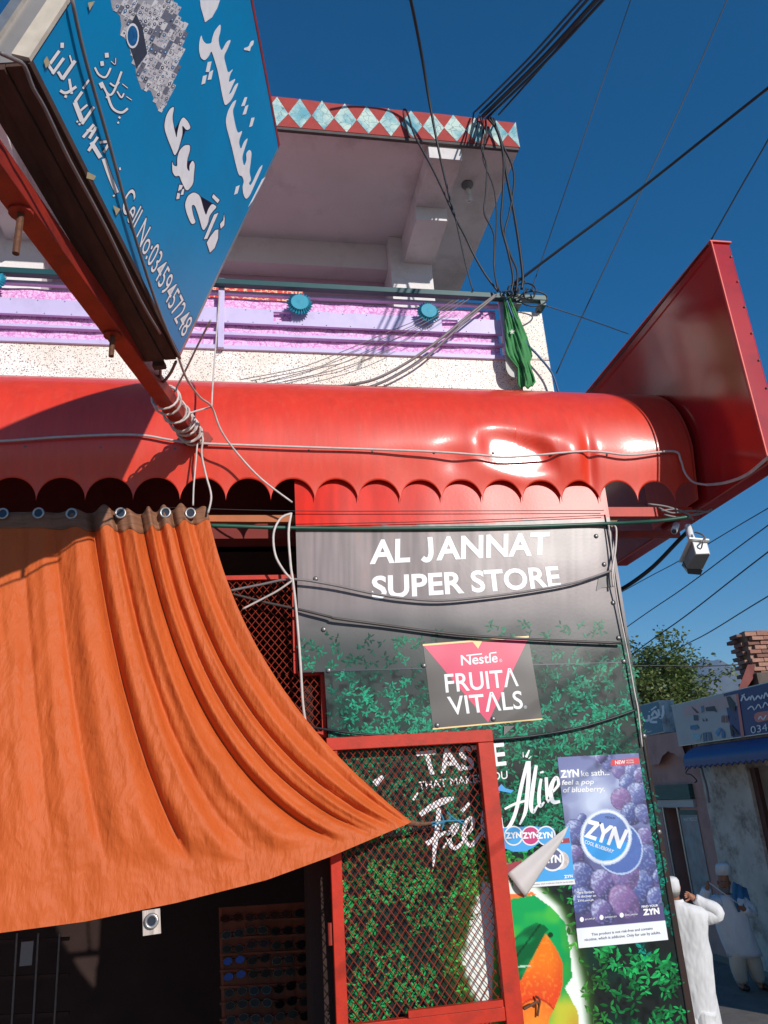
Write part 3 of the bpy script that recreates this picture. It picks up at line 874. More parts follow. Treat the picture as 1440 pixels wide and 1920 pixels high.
yb.build('brand_edge', M_YEL, panel)
lt = Lines()
lt.text('Nestle', Z3([(497, 280), (828, 258), (832, 345), (503, 375)]), PP4, .0038, bold=.015)
lt.ribbon(PP4, Z3([(548, 284), (690, 268)]), 2.4, .0039, 0); lt.ribbon(PP4, Z3([(765, 262), (820, 256)]), 2.4, .0039, 0)
lt.text('FRUIT\u039b', Z3([(348, 442), (1000, 393), (1022, 560), (365, 620)]), PP4, .0038, bold=.012)
lt.text('VIT\u039bLS', Z3([(372, 645), (1045, 590), (1062, 762), (402, 822)]), PP4, .0038, bold=.012)
lt.text('\u00ae', Z3([(845, 315), (870, 313), (872, 342), (847, 344)]), PP4, .0038)
lt.text('\u00ae', Z3([(1066, 735), (1094, 733), (1096, 760), (1068, 762)]), PP4, .0038)
lt.build('lettering', M_WHITE, panel)
# slogan
lt = Lines()
lt.text('TASTE', [(779, 1409), (945, 1391), (950, 1435), (793, 1455)], PP4, .0028, bold=.02)
lt.text('THAT MAKES YOU', [(783, 1466), (951, 1445), (952, 1460), (786, 1481)], PP4, .0028, bold=.005)
R4 = lambda pts: [(700 + a * .25, 1360 + b * .25) for a, b in pts]
for pts, wd in (
    ([(350, 672), (430, 615), (520, 570), (605, 545)], [8, 11, 13, 5]), ([(492, 620), (482, 760), (462, 900), (450, 1060)], [8, 10, 9, 2]),
    ([(395, 892), (480, 835), (552, 795)], [9, 8, 4]), ([(545, 850), (615, 800), (632, 745), (592, 765), (568, 850), (610, 922), (700, 850)], [5, 7, 6, 7, 9, 8, 4]),
    ([(690, 830), (745, 760), (738, 690), (690, 740), (680, 840), (735, 900), (820, 790)], [5, 7, 6, 7, 9, 8, 4]),
    ([(850, 560), (826, 700), (834, 820), (872, 832)], [6, 10, 9, 4]), ([(664, 645), (722, 580)], [7, 5]),
    ([(958, 690), (968, 772), (1015, 765), (1068, 650), (1112, 450), (1156, 272)], [4, 7, 7, 7, 7, 6]), ([(1166, 268), (1164, 400), (1152, 540), (1140, 650), (1098, 745)], [7, 8, 8, 7, 3]),
    ([(985, 628), (1060, 590), (1155, 562)], [4, 5, 4]), ([(1222, 300), (1196, 470), (1182, 600), (1200, 652), (1232, 600)], [6, 8, 8, 6, 3]),
    ([(1258, 400), (1242, 520), (1250, 605), (1282, 575)], [5, 7, 7, 3]), ([(1296, 390), (1312, 570), (1356, 400)], [6, 7, 4]), ([(1262, 345), (1266, 358)], [7, 7]),
    ([(1345, 500), (1390, 440), (1370, 390), (1330, 470), (1345, 570), (1400, 570)], [4, 6, 6, 8, 8, 5]),
    ([(1145, 240), (1170, 185)], [5, 3]), ([(1125, 240), (1122, 200)], [2, 1]), ([(1165, 250), (1185, 232)], [2, 1]),
    ([(300, 560), (335, 505)], [5, 3]), ([(525, 925), (548, 880)], [5, 2]), ([(10, 440), (75, 380)], [14, 6])):
    lt.ribbon(PP4, R4(pts), wd, .0028 + .0004 * rng.random())
lt.build('lettering', M_WHITE, panel)
# fixing screws and edge dents
sb = MB()
for x, y in ((592, 1085), (607, 1180), (616, 1257), (1118, 1005), (1133, 1058), (1150, 1130), (1160, 1196), (795, 1248), (1170, 1240), (925, 1348), (820, 1360), (1208, 1380), (1236, 1560)):
    p = PP4(x, y, .004); sb.ball(p, .014, .007, .014, nu=12, nv=6)
sb.build('fixing_screws', M_STEEL, panel, smooth=True, kind='stuff')
# flap of cut sheet under the brand block and tape on the edge
MB().slab_poly(PP4, Z3([(888, 918), (985, 915), (905, 985), (886, 1000)]), .003, .012).build('bent_flap', mat('grey_flap', c(104, 100, 96), rough=.5, var=.1), panel)
M_TAPE = mat('grey_tape', c(110, 104, 104), rough=.5, var=.15, vscale=30)
MB().poly(PP4, [(1122, 1085), (1145, 1072), (1150, 1100), (1128, 1102), (1118, 1108)], .005).build('tape', M_TAPE, panel)
MB().tube([PP4(1134, 965, .004), PP4(1165, 1150, .004), PP4(1196, 1330, .004), PP4(1240, 1600, .004), PP4(1302, 1985, .004)], .004, 6).build('edge_trim', M_SHEET, panel)

# ------------------------------------------------------------------ posters stuck on the panel
def poster_big():
    Q = [(1045, 1420), (1197, 1412), (1253, 1762), (1085, 1778)]
    t = thing('poster', PP4(1160, 1770, .004), 'tall purple blueberry poster with a round tin on the leafy panel', 'poster')
    Hi = np.linalg.inv(homog(Q))
    def uv(zx, zy):
        q = Hi @ np.array([1030 + zx * .203, 1400 + zy * .203, 1]); return q[0] / q[2] * 155, q[1] / q[2] * 350
    berries = [(550, 150, 62), (480, 90, 50), (650, 230, 72), (770, 240, 60), (835, 260, 50), (725, 350, 76), (825, 460, 86), (660, 480, 85), (760, 620, 92), (875, 620, 66), (885, 850, 80), (300, 680, 40),
               (245, 790, 76), (240, 1000, 78), (880, 1080, 130), (295, 1215, 112), (500, 1270, 104), (850, 1310, 92), (700, 1170, 112), (690, 1430, 112), (300, 1420, 84), (985, 1390, 80), (490, 1530, 80), (150, 1330, 60), (1010, 1190, 50)]
    B = [(*uv(a, b), r * .203 * (1.18 + .14 * math.sin(i * 2.3)), i) for i, (a, b, r) in enumerate(berries)]
    def fn(u, v, x, y):
        X = u * 155; Y = v * 350
        n = vnoise(X, Y, 26, 51); n2 = vnoise(X, Y, 7, 52); n3 = vnoise(X, Y, 2.6, 53)
        base = np.tile(np.array([96., 104, 156]), (len(u), 1))
        base = blend(base, (70, 58, 112), sstep(190, 300, Y))
        base = blend(base, (44, 46, 90), sstep(.5, .85, n) * .7)
        cx, cy = uv(420, 480)
        mist = np.exp(-((X - cx) / 58) ** 2 - ((Y - cy) / 52) ** 2)
        base = blend(base, (190, 200, 224), np.clip(mist * (.6 + .7 * n), 0, 1))
        base = blend(base, (190, 204, 232), sstep(.55, .9, vnoise(X, Y, 16, 57)) * sstep(130, 20, Y) * .7)
        for bx, by, r, i in B:
            qa = .5 * math.sin(i * 1.9); d = np.hypot((X - bx) + qa * (Y - by) * .3, (Y - by) * (.82 + .1 * math.sin(i))) / r
            ins = d < 1
            cc = np.tile(np.array([[74., 84, 146], [96, 80, 140], [60, 76, 140]][i % 3]), (len(u), 1))
            lx = ((X - bx) + (Y - by)) / r
            cc = blend(cc, (36, 36, 84), sstep(.1, 1.1, lx) * .8)
            cc = blend(cc, (196, 206, 230), sstep(-.1, -1.0, lx) * (.35 + .6 * sstep(.45, .75, n3)))
            cc = blend(cc, (150, 160, 206), sstep(.62, .8, n3) * .5)
            cc = blend(cc, (30, 30, 70), sstep(.88, 1.0, d) * .6)
            if i in (2, 7, 18, 19): cc = blend(cc, (150, 96, 150), .25 + .3 * n2)
            base[ins] = cc[ins]
        # the tin
        tx, ty = uv(525, 830)
        ax_, ay_ = (X - tx), (Y - ty)
        sx_, sy_ = uv(640, 930)
        d2 = np.hypot((X - sx_) / 44, (Y - sy_) / 50)
        base = blend(base, (58, 96, 170), (d2 < 1) * .9)
        base = blend(base, (200, 214, 236), (np.abs(d2 - .97) < .03) * .8)
        ca, sa = math.cos(.35), math.sin(.35)
        rx = (ax_ * ca + ay_ * sa) / 46.5; ry = (-ax_ * sa + ay_ * ca) / 53
        d = np.hypot(rx, ry)
        base = blend(base, (226, 232, 242), d < 1)
        base = blend(base, (176, 190, 216), (d < 1) * (d > .95) * .8)
        d = np.hypot(rx, ry) / .855
        base = blend(base, (196, 206, 226), (np.abs(d - 1.02) < .02) * .8)
        base = blend(base, (86, 118, 184), d < 1)
        base = blend(base, (26, 150, 222), (d < 1) * ((-ax_ * .36 + ay_ * .93 + .12 * ax_) > 4))
        base = blend(base, (232, 234, 240), v > .905 - .0 * u)
        base = blend(base, (206, 206, 214), (v > .905) * sstep(.5, .9, n) * .3)
        return base * .97
    raster('print', PP4, Q, 112, 250, fn, M_PAPER, t, .0045)
    Zp = lambda pts: [(1030 + a * .203, 1400 + b * .203) for a, b in pts]
    MB().slab_poly(PP4, Q, .0040, .003).build('paper', mat('poster_paper', c(225, 225, 225), rough=.6), t)
    wt = Lines()
    o = .0055
    wt.text('ZYN', Zp([(98, 218), (272, 205), (276, 280), (103, 290)]), PP4, o, bold=.05)
    wt.text('ke sath...', Zp([(292, 222), (552, 208), (556, 262), (297, 276)]), PP4, o, bold=.015)
    wt.text('feel a pop', Zp([(115, 308), (412, 298), (412, 360), (118, 368)]), PP4, o, bold=.02, shear=.12)
    wt.text('of blueberry.', Zp([(124, 375), (512, 362), (512, 428), (126, 440)]), PP4, o, bold=.02, shear=.12)
    wt.text('ZYN', Zp([(352, 668), (735, 772), (655, 945), (318, 832)]), PP4, o, bold=.04)
    wt.text('COOL BLUEBERRY', Zp([(332, 860), (600, 955), (584, 986), (325, 892)]), PP4, o, bold=.015)
    wt.text('More flavours', Zp([(252, 1335), (412, 1325), (414, 1352), (254, 1362)]), PP4, o, bold=.01)
    wt.text('to discover on', Zp([(256, 1372), (430, 1362), (431, 1386), (258, 1396)]), PP4, o, bold=.01)
    wt.text('ZYN.com.pk', Zp([(260, 1415), (410, 1404), (412, 1428), (262, 1440)]), PP4, o, bold=.015)
    wt.text('FIND YOUR', Zp([(852, 1468), (1005, 1455), (1006, 1476), (853, 1489)]), PP4, o, bold=.03)
    wt.text('ZYN', Zp([(862, 1500), (1012, 1486), (1020, 1545), (866, 1560)]), PP4, o, bold=.06)
    for cx, cy, s_, tw in ((300, 1596, 'zyn.com.pk', 96), (482, 1577, '/pakistan.zyn', 112), (668, 1556, '@zyn_pakistan', 120)):
        ring = [(cx + 19 * math.cos(k * .393), cy + 23 * math.sin(k * .393)) for k in range(16)]
        wt.poly(PP4, Zp(ring), o)
        wt.text(s_, Zp([(cx + 28, cy - 12), (cx + 28 + tw, cy - 22), (cx + 28 + tw, cy + 2), (cx + 28, cy + 12)]), PP4, o)
    wt.build('lettering', M_WHITE, t)
    MB().poly(PP4, Zp([(572, 120), (825, 104), (832, 160), (566, 173)]), .0055).build('red_banner', mat('red_banner_print', c(206, 40, 56), rough=.5), t)
    wt = Lines()
    wt.text('NEW', Zp([(606, 130), (700, 124), (702, 158), (608, 164)]), PP4, .0062, bold=.02)
    wt.text('NICOTINE', Zp([(712, 122), (776, 118), (777, 132), (713, 136)]), PP4, .0062)
    wt.text('POUCHES', Zp([(714, 142), (782, 138), (783, 152), (715, 156)]), PP4, .0062)
    wt.build('lettering', M_WHITE, t)
    bt = Lines()
    bt.text('This product is not risk-free and contains', Zp([(388, 1722), (954, 1664), (957, 1696), (392, 1755)]), PP4, o, bold=.004)
    bt.text('nicotine, which is addictive. Only for use by adults.', Zp([(325, 1770), (1028, 1702), (1030, 1737), (328, 1805)]), PP4, o, bold=.004)
    bt.text('MEDIUM', Zp([(520, 640), (610, 652), (606, 672), (516, 660)]), PP4, o)
    bt.build('small_print', mat('dark_print', c(40, 44, 60), rough=.5), t)
poster_big()

def poster_torn():
    t = thing('torn_poster', PP4(1010, 1670, .006), 'torn light blue poster with its corner curled down on the panel', 'poster')
    MBL = mat('light_blue_print', c(52, 152, 214), rough=.5, var=.05)
    MPW = mat('poster_white', c(222, 222, 222), rough=.55, var=.04)
    MMG = mat('magenta_print', c(190, 34, 110), rough=.5, var=.05)
    MRD = mat('dark_red_print', c(150, 34, 48), rough=.5, var=.05)
    MSL = mat('slate_print', c(84, 86, 122), rough=.5, var=.1)
    # right-hand piece
    MB().slab_poly(PP4, [(1030, 1582), (1067, 1546), (1077, 1648), (998, 1654), (990, 1640)], .0075, .006).build('blue_print', MBL, t)
    MB().slab_poly(PP4, [(998, 1654.2), (1077, 1648.2), (1079, 1658), (990, 1664)], .0075, .006).build('white_strip', MPW, t)
    mb = MB(); circ = lambda cx, cy, r, n=24: [(cx + r * math.cos(k * 6.2832 / n), cy + r * 1.04 * math.sin(k * 6.2832 / n)) for k in range(n)]
    MB().poly(PP4, circ(1050, 1613, 17), .0080).build('tin_print', mat('pouch_print', c(200, 186, 180), rough=.5, var=.3, vscale=60), t)
    MB().poly(PP4, circ(1036, 1611, 22), .0084).build('tin_print', MPW, t)
    MB().poly(PP4, circ(1036, 1611, 18.5), .0088).build('tin_print', MSL, t)
    MB().poly(PP4, [(1036, 1575), (1067, 1571), (1069, 1580), (1030, 1583)], .0088).build('red_banner', MRD, t)
    wt = Lines()
    wt.text('ZYN', [(1016, 1604), (1052, 1602), (1053, 1617), (1017, 1619)], PP4, .0093, bold=.05)
    wt.text('NEW', [(1042, 1575.5), (1056, 1573.5), (1057, 1579), (1043, 1581)], PP4, .0093, bold=.02)
    wt.text('ZYN', [(1057, 1641), (1073, 1639.5), (1074, 1645), (1058, 1647)], PP4, .0093, bold=.05)
    wt.build('lettering', M_WHITE, t)
    MB().text('nicotine, which is addictive. Only for use by adults.', [(1000, 1657), (1075, 1651.5), (1075.4, 1655), (1000.4, 1660.5)], PP4, .0080).build('small_print', mat('grey_print', c(60, 60, 70), rough=.5), t)
    # upper left remnant
    MB().slab_poly(PP4, [(941, 1553), (960, 1551), (1000, 1549), (1040, 1553), (1020, 1572), (1002, 1588), (985, 1597), (962, 1597), (945, 1590)], .0062, .0045).build('blue_print', MBL, t)
    for cx, mt in ((963, MBL), (995, MMG), (1024, MBL)):
        MB().poly(PP4, circ(cx, 1567, 18), .0066 + .0004 * (cx - 960) / 30).build('tin_print', MPW, t)
        MB().poly(PP4, circ(cx, 1567, 15.5), .0072 + .0004 * (cx - 960) / 30).build('tin_print', mt, t)
    wt = Lines()
    for cx in (963, 995, 1022):
        wt.text('ZYN', [(cx - 16, 1561), (cx + 14, 1559), (cx + 15, 1571), (cx - 15, 1573)], PP4, .0090, bold=.05)
    wt.build('lettering', M_WHITE, t)
    MB().slab_poly(PP4, [(946, 1622), (980, 1612), (962, 1634), (950, 1641)], .0062, .0045).build('red_print', MRD, t)
    # curled flap showing its blank back
    mb = MB(); n = 14; m_ = 16
    for j in range(m_ + 1):
        s = j / m_
        a = np.array([1067, 1547]) * (1 - s) + np.array([951, 1638]) * s
        b = np.array([1056, 1573]) * (1 - s) + np.array([985, 1682]) * s
        for i in range(n + 1):
            q = i / n
            p = a * (1 - q) + b * q
            mb.v.append(PP4(p[0], p[1], .010 + math.sin(math.pi * q ** 1.6) * (.006 + .018 * s)))
    mb.f = [(j * (n + 1) + i, j * (n + 1) + i + 1, (j + 1) * (n + 1) + i + 1, (j + 1) * (n + 1) + i) for j in range(m_) for i in range(n)]
    o = mb.build('curled_flap', mat('poster_back', c(196, 188, 184), rough=.6, var=.05), t, smooth=True)
    sm = o.modifiers.new('t', 'SOLIDIFY'); sm.thickness = .001
    mb = MB(); mb.ribbon(PP4, [(1020, 1620), (998, 1645), (980, 1672)], [2, 7, 10], .014)
    mb.build('curled_edge', MBL, t)
    # airplane shaped scrap of blue paper
    MB().slab_poly(PP4, [(933, 1478), (940, 1470), (948, 1478), (963, 1482), (958, 1487), (932, 1482)], .0062, .0045).build('paper_scrap', MBL, t)
poster_torn()

# ------------------------------------------------------------------ folded back mesh gate in front of the panel
M_MESHW = mat('rusty_red_wire', c(150, 52, 34), rough=.55, metal=.2, var=.25, vscale=30)
def diamond(mb, x0, x1, z0, z1, Y, pw, ph, r):
    """expanded metal: zig-zag wires"""
    nx = int((x1 - x0) / pw) + 1; nz = int((z1 - z0) / ph) + 1
    for i in range(-nz, nx + nz + 1):
        for sgn in (1, -1):
            # line x = x0 + i*pw + sgn * (z - z0) * pw / ph
            pts = []
            xa = x0 + i * pw
            za, zb = z0, z1
            def xz(z): return xa + sgn * (z - z0) * pw / ph
            # clip
            def zx(x): return z0 + (x - xa) / (sgn * pw / ph)
            lo, hi = sorted((zx(x0), zx(x1)))
            za = max(za, lo); zb = min(zb, hi)
            if zb - za < .01: continue
            mb.tube([(xz(za), Y + sgn * r * .5, za), (xz(zb), Y + sgn * r * .5, zb)], r, 4)
YG = 3.925
gl = at_y(620, 1640, YG)[0]; gr = (at_y(920, 1372, YG)[0] + at_y(979, 1895, YG)[0]) / 2
gt = at_y(770, 1376, YG)[2]; gbz = at_y(960, 1884, YG)[2]
gate = thing('mesh_gate', ((gl + gr) / 2, YG, -1.9), 'orange red framed wire mesh gate folded back against the printed panel', 'gate')
MB().box((gl, YG - .02, -1.9), (gl + .052, YG + .02, gt - .062)).build('post', M_GATE, gate, bevel=.003)
MB().box((gr - .082, YG - .022, -1.9), (gr, YG + .022, gt - .062)).build('post', M_GATE, gate, bevel=.003)
MB().box((gl, YG - .021, gt - .060), (gr, YG + .021, gt)).build('top_rail', M_GATE, gate, bevel=.003)
MB().box((gl + .053, YG - .019, gbz - .055), (gr - .083, YG + .019, gbz)).build('middle_rail', M_GATE, gate, bevel=.003)
MB().box((gl + .32, YG - .028, gbz + .002), (gr - .09, YG - .002, gbz + .03)).build('lock_plate', M_GATE, gate)
mb = MB(); diamond(mb, gl + .05, gr - .08, gbz - .02, gt - .05, YG + .012, .041, .052, .0021)
mb.build('wire_mesh', M_MESHW, gate, kind='stuff')
mb = MB(); diamond(mb, gl + .05, gr - .08, -1.9, gbz - .05, YG + .012, .041, .052, .0021)
mb.build('wire_mesh', M_MESHW, gate, kind='stuff')
for z in (gt - .32, -.6):
    MB().tube([(gl - .012, YG, z), (gl - .012, YG, z + .09)], .011, 8).build('hinge', M_POLE, gate)
hk = [at_y(982, 1892, YG - .01), at_y(1000, 1882, YG), at_y(1008, 1878, 3.95), at_y(1010, 1884, 3.97)]
MB().tube(hk, .006, 6, 3).build('latch_hook', M_RUST, gate)
MB().tube([at_y(1004, 1868, 3.985), at_y(1012, 1874, 3.97), at_y(1010, 1890, 3.98), at_y(1008, 1905, 3.985)], .005, 6, 3).build('latch_hook', M_RUST, gate)

# fixed grille between curtain and panel
fx0 = -.35; fx1 = at_y(553, 1200, 4.06)[0]; fz1 = at_y(500, 1084, 4.06)[2]
fx2 = at_y(606, 1320, 4.06)[0]; fz0 = at_y(600, 1372, 4.06)[2]; fzm = at_y(600, 1262, 4.06)[2]
gri = thing('window_grille', ((fx0 + fx2) / 2, 4.06, fz0), 'red wire mesh window grille between the orange curtain and the panel', 'grille')
MB().box((fx0, 4.04, fz1 - .012), (fx1 - .012, 4.08, fz1 + .012)).build('frame_bar', M_GATE, gri)
MB().box((fx1 - .011, 4.04, fzm), (fx1 + .011, 4.08, fz1 + .012)).build('frame_bar', M_GATE, gri)
MB().box((fx1 + .012, 4.04, fzm - .012), (fx2 - .012, 4.08, fzm + .012)).build('frame_bar', M_GATE, gri)
MB().box((fx2 - .011, 4.04, fz0), (fx2 + .011, 4.08, fzm + .012)).build('frame_bar', M_GATE, gri)
MB().box((fx0, 4.04, fz0 - .03), (fx2 + .011, 4.08, fz0 - .001)).build('frame_bar', M_GATE, gri)
mb = MB(); diamond(mb, fx0, fx1, fzm, fz1, 4.06, .040, .048, .0022); diamond(mb, fx0, fx2, fz0, fzm - .0, 4.063, .040, .048, .0022)
mb.build('wire_mesh', M_MESHW, gri, kind='stuff')

# ------------------------------------------------------------------ orange curtain pulled aside
M_CURT = mat('orange_nylon', c(222, 105, 48), rough=.56, spec=.3, var=.06, vscale=3, bump=.004, bscale=34, trans=.30, bump2=.010, b2scale=9, stretch=(1.6, 1.6, .5), bstretch=True)
M_TAPEB = mat('striped_header_tape', c(128, 84, 58), rough=.7, var=.35, vscale=30, stretch=(.2, .2, 3))
def add_creases(mt):
    """crumpled nylon: many short facets on top of the soft folds"""
    N = mt.node_tree.nodes; L = mt.node_tree.links
    g = N.new('ShaderNodeNewGeometry')
    mp = N.new('ShaderNodeMapping'); mp.inputs['Scale'].default_value = (1.5, .4, .8); L.new(g.outputs['Position'], mp.inputs[0])
    nz = N.new('ShaderNodeTexNoise'); nz.inputs['Scale'].default_value = 5; nz.inputs['Detail'].default_value = 3; L.new(mp.outputs[0], nz.inputs['Vector'])
    ad = N.new('ShaderNodeVectorMath'); ad.operation = 'MULTIPLY_ADD'; ad.inputs[1].default_value = (.25,) * 3
    L.new(nz.outputs['Color'], ad.inputs[0]); L.new(mp.outputs[0], ad.inputs[2])
    old = N['Principled BSDF'].inputs['Normal'].links[0].from_socket
    for sc_, ds in ((9, .0055), (24, .002)):
        vo = N.new('ShaderNodeTexVoronoi'); vo.inputs['Scale'].default_value = sc_; L.new(ad.outputs[0], vo.inputs['Vector'])
        bp = N.new('ShaderNodeBump'); bp.inputs['Distance'].default_value = ds; L.new(vo.outputs['Distance'], bp.inputs['Height']); L.new(old, bp.inputs['Normal']); old = bp.outputs[0]
    for n_ in N:
        if n_.type in ('BSDF_PRINCIPLED', 'BSDF_TRANSLUCENT'): L.new(old, n_.inputs['Normal'])
add_creases(M_CURT)
def build_curtain():
    S_ = [0, .34, .52, .63, .72, .80, .87, .93, .97, 1.0]
    Hx = [-420, -60, 70, 150, 205, 245, 285, 325, 355, 388]
    Hy = [966, 962, 960, 960, 952, 962, 956, 952, 950, 958]
    Bx = [-420, -20, 160, 330, 500, 620, 700, 745, 762, 772]
    By = [1790, 1752, 1728, 1693, 1650, 1606, 1572, 1553, 1546, 1541]
    Cx = [-420, -45, 95, 205, 290, 335, 375, 412, 436, 454]
    Cy = [1380, 1370, 1390, 1440, 1500, 1500, 1460, 1400, 1350, 1295]
    ns, ntt = 260, 140
    mb = MB()
    def fold(s, t):
        """depth of the pleats: sharp valleys, rounded ridges, running into the knot and dying out above the hem"""
        amp = np.interp(s, [0, .3, .5, .6, .72, .9, 1], [.006, .009, .013, .030, .040, .036, .013])
        tend = np.interp(s, [0, .4, .6, .75, .9, 1], [.74, .80, .84, .90, .97, 1.0])
        env = np.interp(t, [0, .05, .35, .6], [.8, 1.0, 1.15, 1.05]) * (1 - sstep(tend - .10, tend + .04, np.array(t)).item())
        ph = np.interp(s, PS_, PV_)
        w1 = (2 * abs(math.sin(ph / 2)) ** .7 - 1) * np.interp(s, PS_, PA_)
        a = amp * env * w1
        a += .16 * amp * env * math.sin(ph * 2.3 + t * 3)
        a += .020 * math.sin(s * 11 + t * 2.5) * sstep(.55, .8, np.array(t)).item() * (1 - t) * 2.5
        a += .024 * mnoise.noise(Vector((s * 7, t * 3.2, 3))) * (1 - .7 * s) + .010 * (1 - abs(mnoise.noise(Vector((s * 16 + t * 3, t * 6, 5)))))  + .006 * mnoise.noise(Vector((s * 34, t * 14, 8))) + .003 * abs(mnoise.noise(Vector((s * 60, t * 30, 2))))
        return a
    PS_ = [0, .20, .36, .48, .56, .665, .74, .835, .88, .925, .972, 1.0]
    PV_ = [6.2832 * k for k in range(11)] + [66.5]
    PA_ = [.8, .9, 1.2, .9, 1.0, 1.35, .5, 1.25, .5, 1.2, 1.0, .8]
    for j in range(ntt + 1):
        t = j / ntt
        for i in range(ns + 1):
            s = i / ns
            hx, hy, bx, by, cx, cy = (np.interp(s, S_, q) for q in (Hx, Hy, Bx, By, Cx, Cy))
            hy += -13 * (abs(math.sin(np.interp(s, PS_, PV_) / 2)) ** 3 - .4) * sstep(.5, .66, np.array(s)).item()
            x = hx * (1 - t) ** 2 + 2 * cx * t * (1 - t) + bx * t * t
            y = hy * (1 - t) ** 2 + 2 * cy * t * (1 - t) + by * t * t
            Y = 3.93 - .42 * t * (1 - s) ** .7 - .12 * t * s - .10 * math.sin(math.pi * t) * (1 - .6 * s)
            Y -= fold(s, t)
            mb.v.append(at_y(x, y, Y))
    mb.f = [(j * (ns + 1) + i, j * (ns + 1) + i + 1, (j + 1) * (ns + 1) + i + 1, (j + 1) * (ns + 1) + i) for j in range(ntt) for i in range(ns)]
    nb = 5
    tape = MB(); tape.v = mb.v[: (nb + 1) * (ns + 1)]; tape.f = mb.f[: nb * ns]
    body = MB(); body.v = mb.v; body.f = mb.f[nb * ns:]
    root = thing('curtain', at_y(300, 1700, 3.5), 'large orange nylon curtain hung below the awning and tied to the mesh gate', 'curtain')
    o = body.build('cloth', M_CURT, root, smooth=True)
    o = tape.build('header_tape', M_TAPEB, root, smooth=True)
    sm = o.modifiers.new('t', 'SOLIDIFY'); sm.thickness = .002
    # eyelets
    for x, y in ((5, 963), (72, 962), (134, 963), (226, 962), (310, 961), (357, 962)):
        p = at_y(x, y, 3.885)
        rg = MB(); rg.tube([(p[0] + .024 * math.cos(k * .3927), p[1], p[2] + .026 * math.sin(k * .3927)) for k in range(17)], .006, 6, closed=True)
        rg.build('eyelet', M_ALU, root, smooth=True)
        MB().loft([[(p[0] + .021 * math.cos(k * .3927), p[1] + q, p[2] + .023 * math.sin(k * .3927)) for k in range(16)] for q in (.001, .006)]).build('eyelet_shade', M_DARKPL, root)  # dark disc painted in for the shade inside the eyelet
    # tag with a spare eyelet at the hem
    pl = PY(3.48)
    MB().slab_poly(pl, [(267, 1708), (300, 1703), (302, 1750), (268, 1755)], 0, -.003).build('hem_tag', mat('striped_tag', c(196, 180, 170), rough=.6, var=.45, vscale=70, stretch=(1, 1, .03)), root)
    p = pl(284, 1727, .006)
    rg = MB(); rg.tube([(p[0] + .022 * math.cos(k * .3927), p[1], p[2] + .023 * math.sin(k * .3927)) for k in range(17)], .007, 6, closed=True)
    rg.build('eyelet', M_ALU, root, smooth=True)
    MB().loft([[(p[0] + .018 * math.cos(k * .3927), p[1] + q, p[2] + .019 * math.sin(k * .3927)) for k in range(16)] for q in (.001, .005)]).build('eyelet_shade', M_DARKPL, root)  # dark disc again stands for the shaded opening
    # knot and twine at the tip
    k0 = at_y(768, 1543, 3.82)
    kn = MB(); kn.ball(k0, .03, .02, .016); kn.tube([k0, at_y(790, 1545, 3.86), at_y(815, 1542, 3.92)], [.012, .008, .006], 6, 3)
    kn.build('knot', mat('brown_cord', c(110, 74, 56), rough=.8, var=.3, vscale=40), root)
    tw = MB()
    for pts in ([(800, 1543), (830, 1540), (870, 1538)], [(826, 1525), (832, 1540), (828, 1556)], [(838, 1522), (850, 1534), (872, 1546)], [(810, 1548), (840, 1538), (845, 1528)]):
        tw.tube([at_y(x, y, 3.90) for x, y in pts], .0035, 5, 4)
    tw.build('twine', mat('blue_twine', c(60, 130, 160), rough=.6, var=.2, vscale=40), root)
build_curtain()
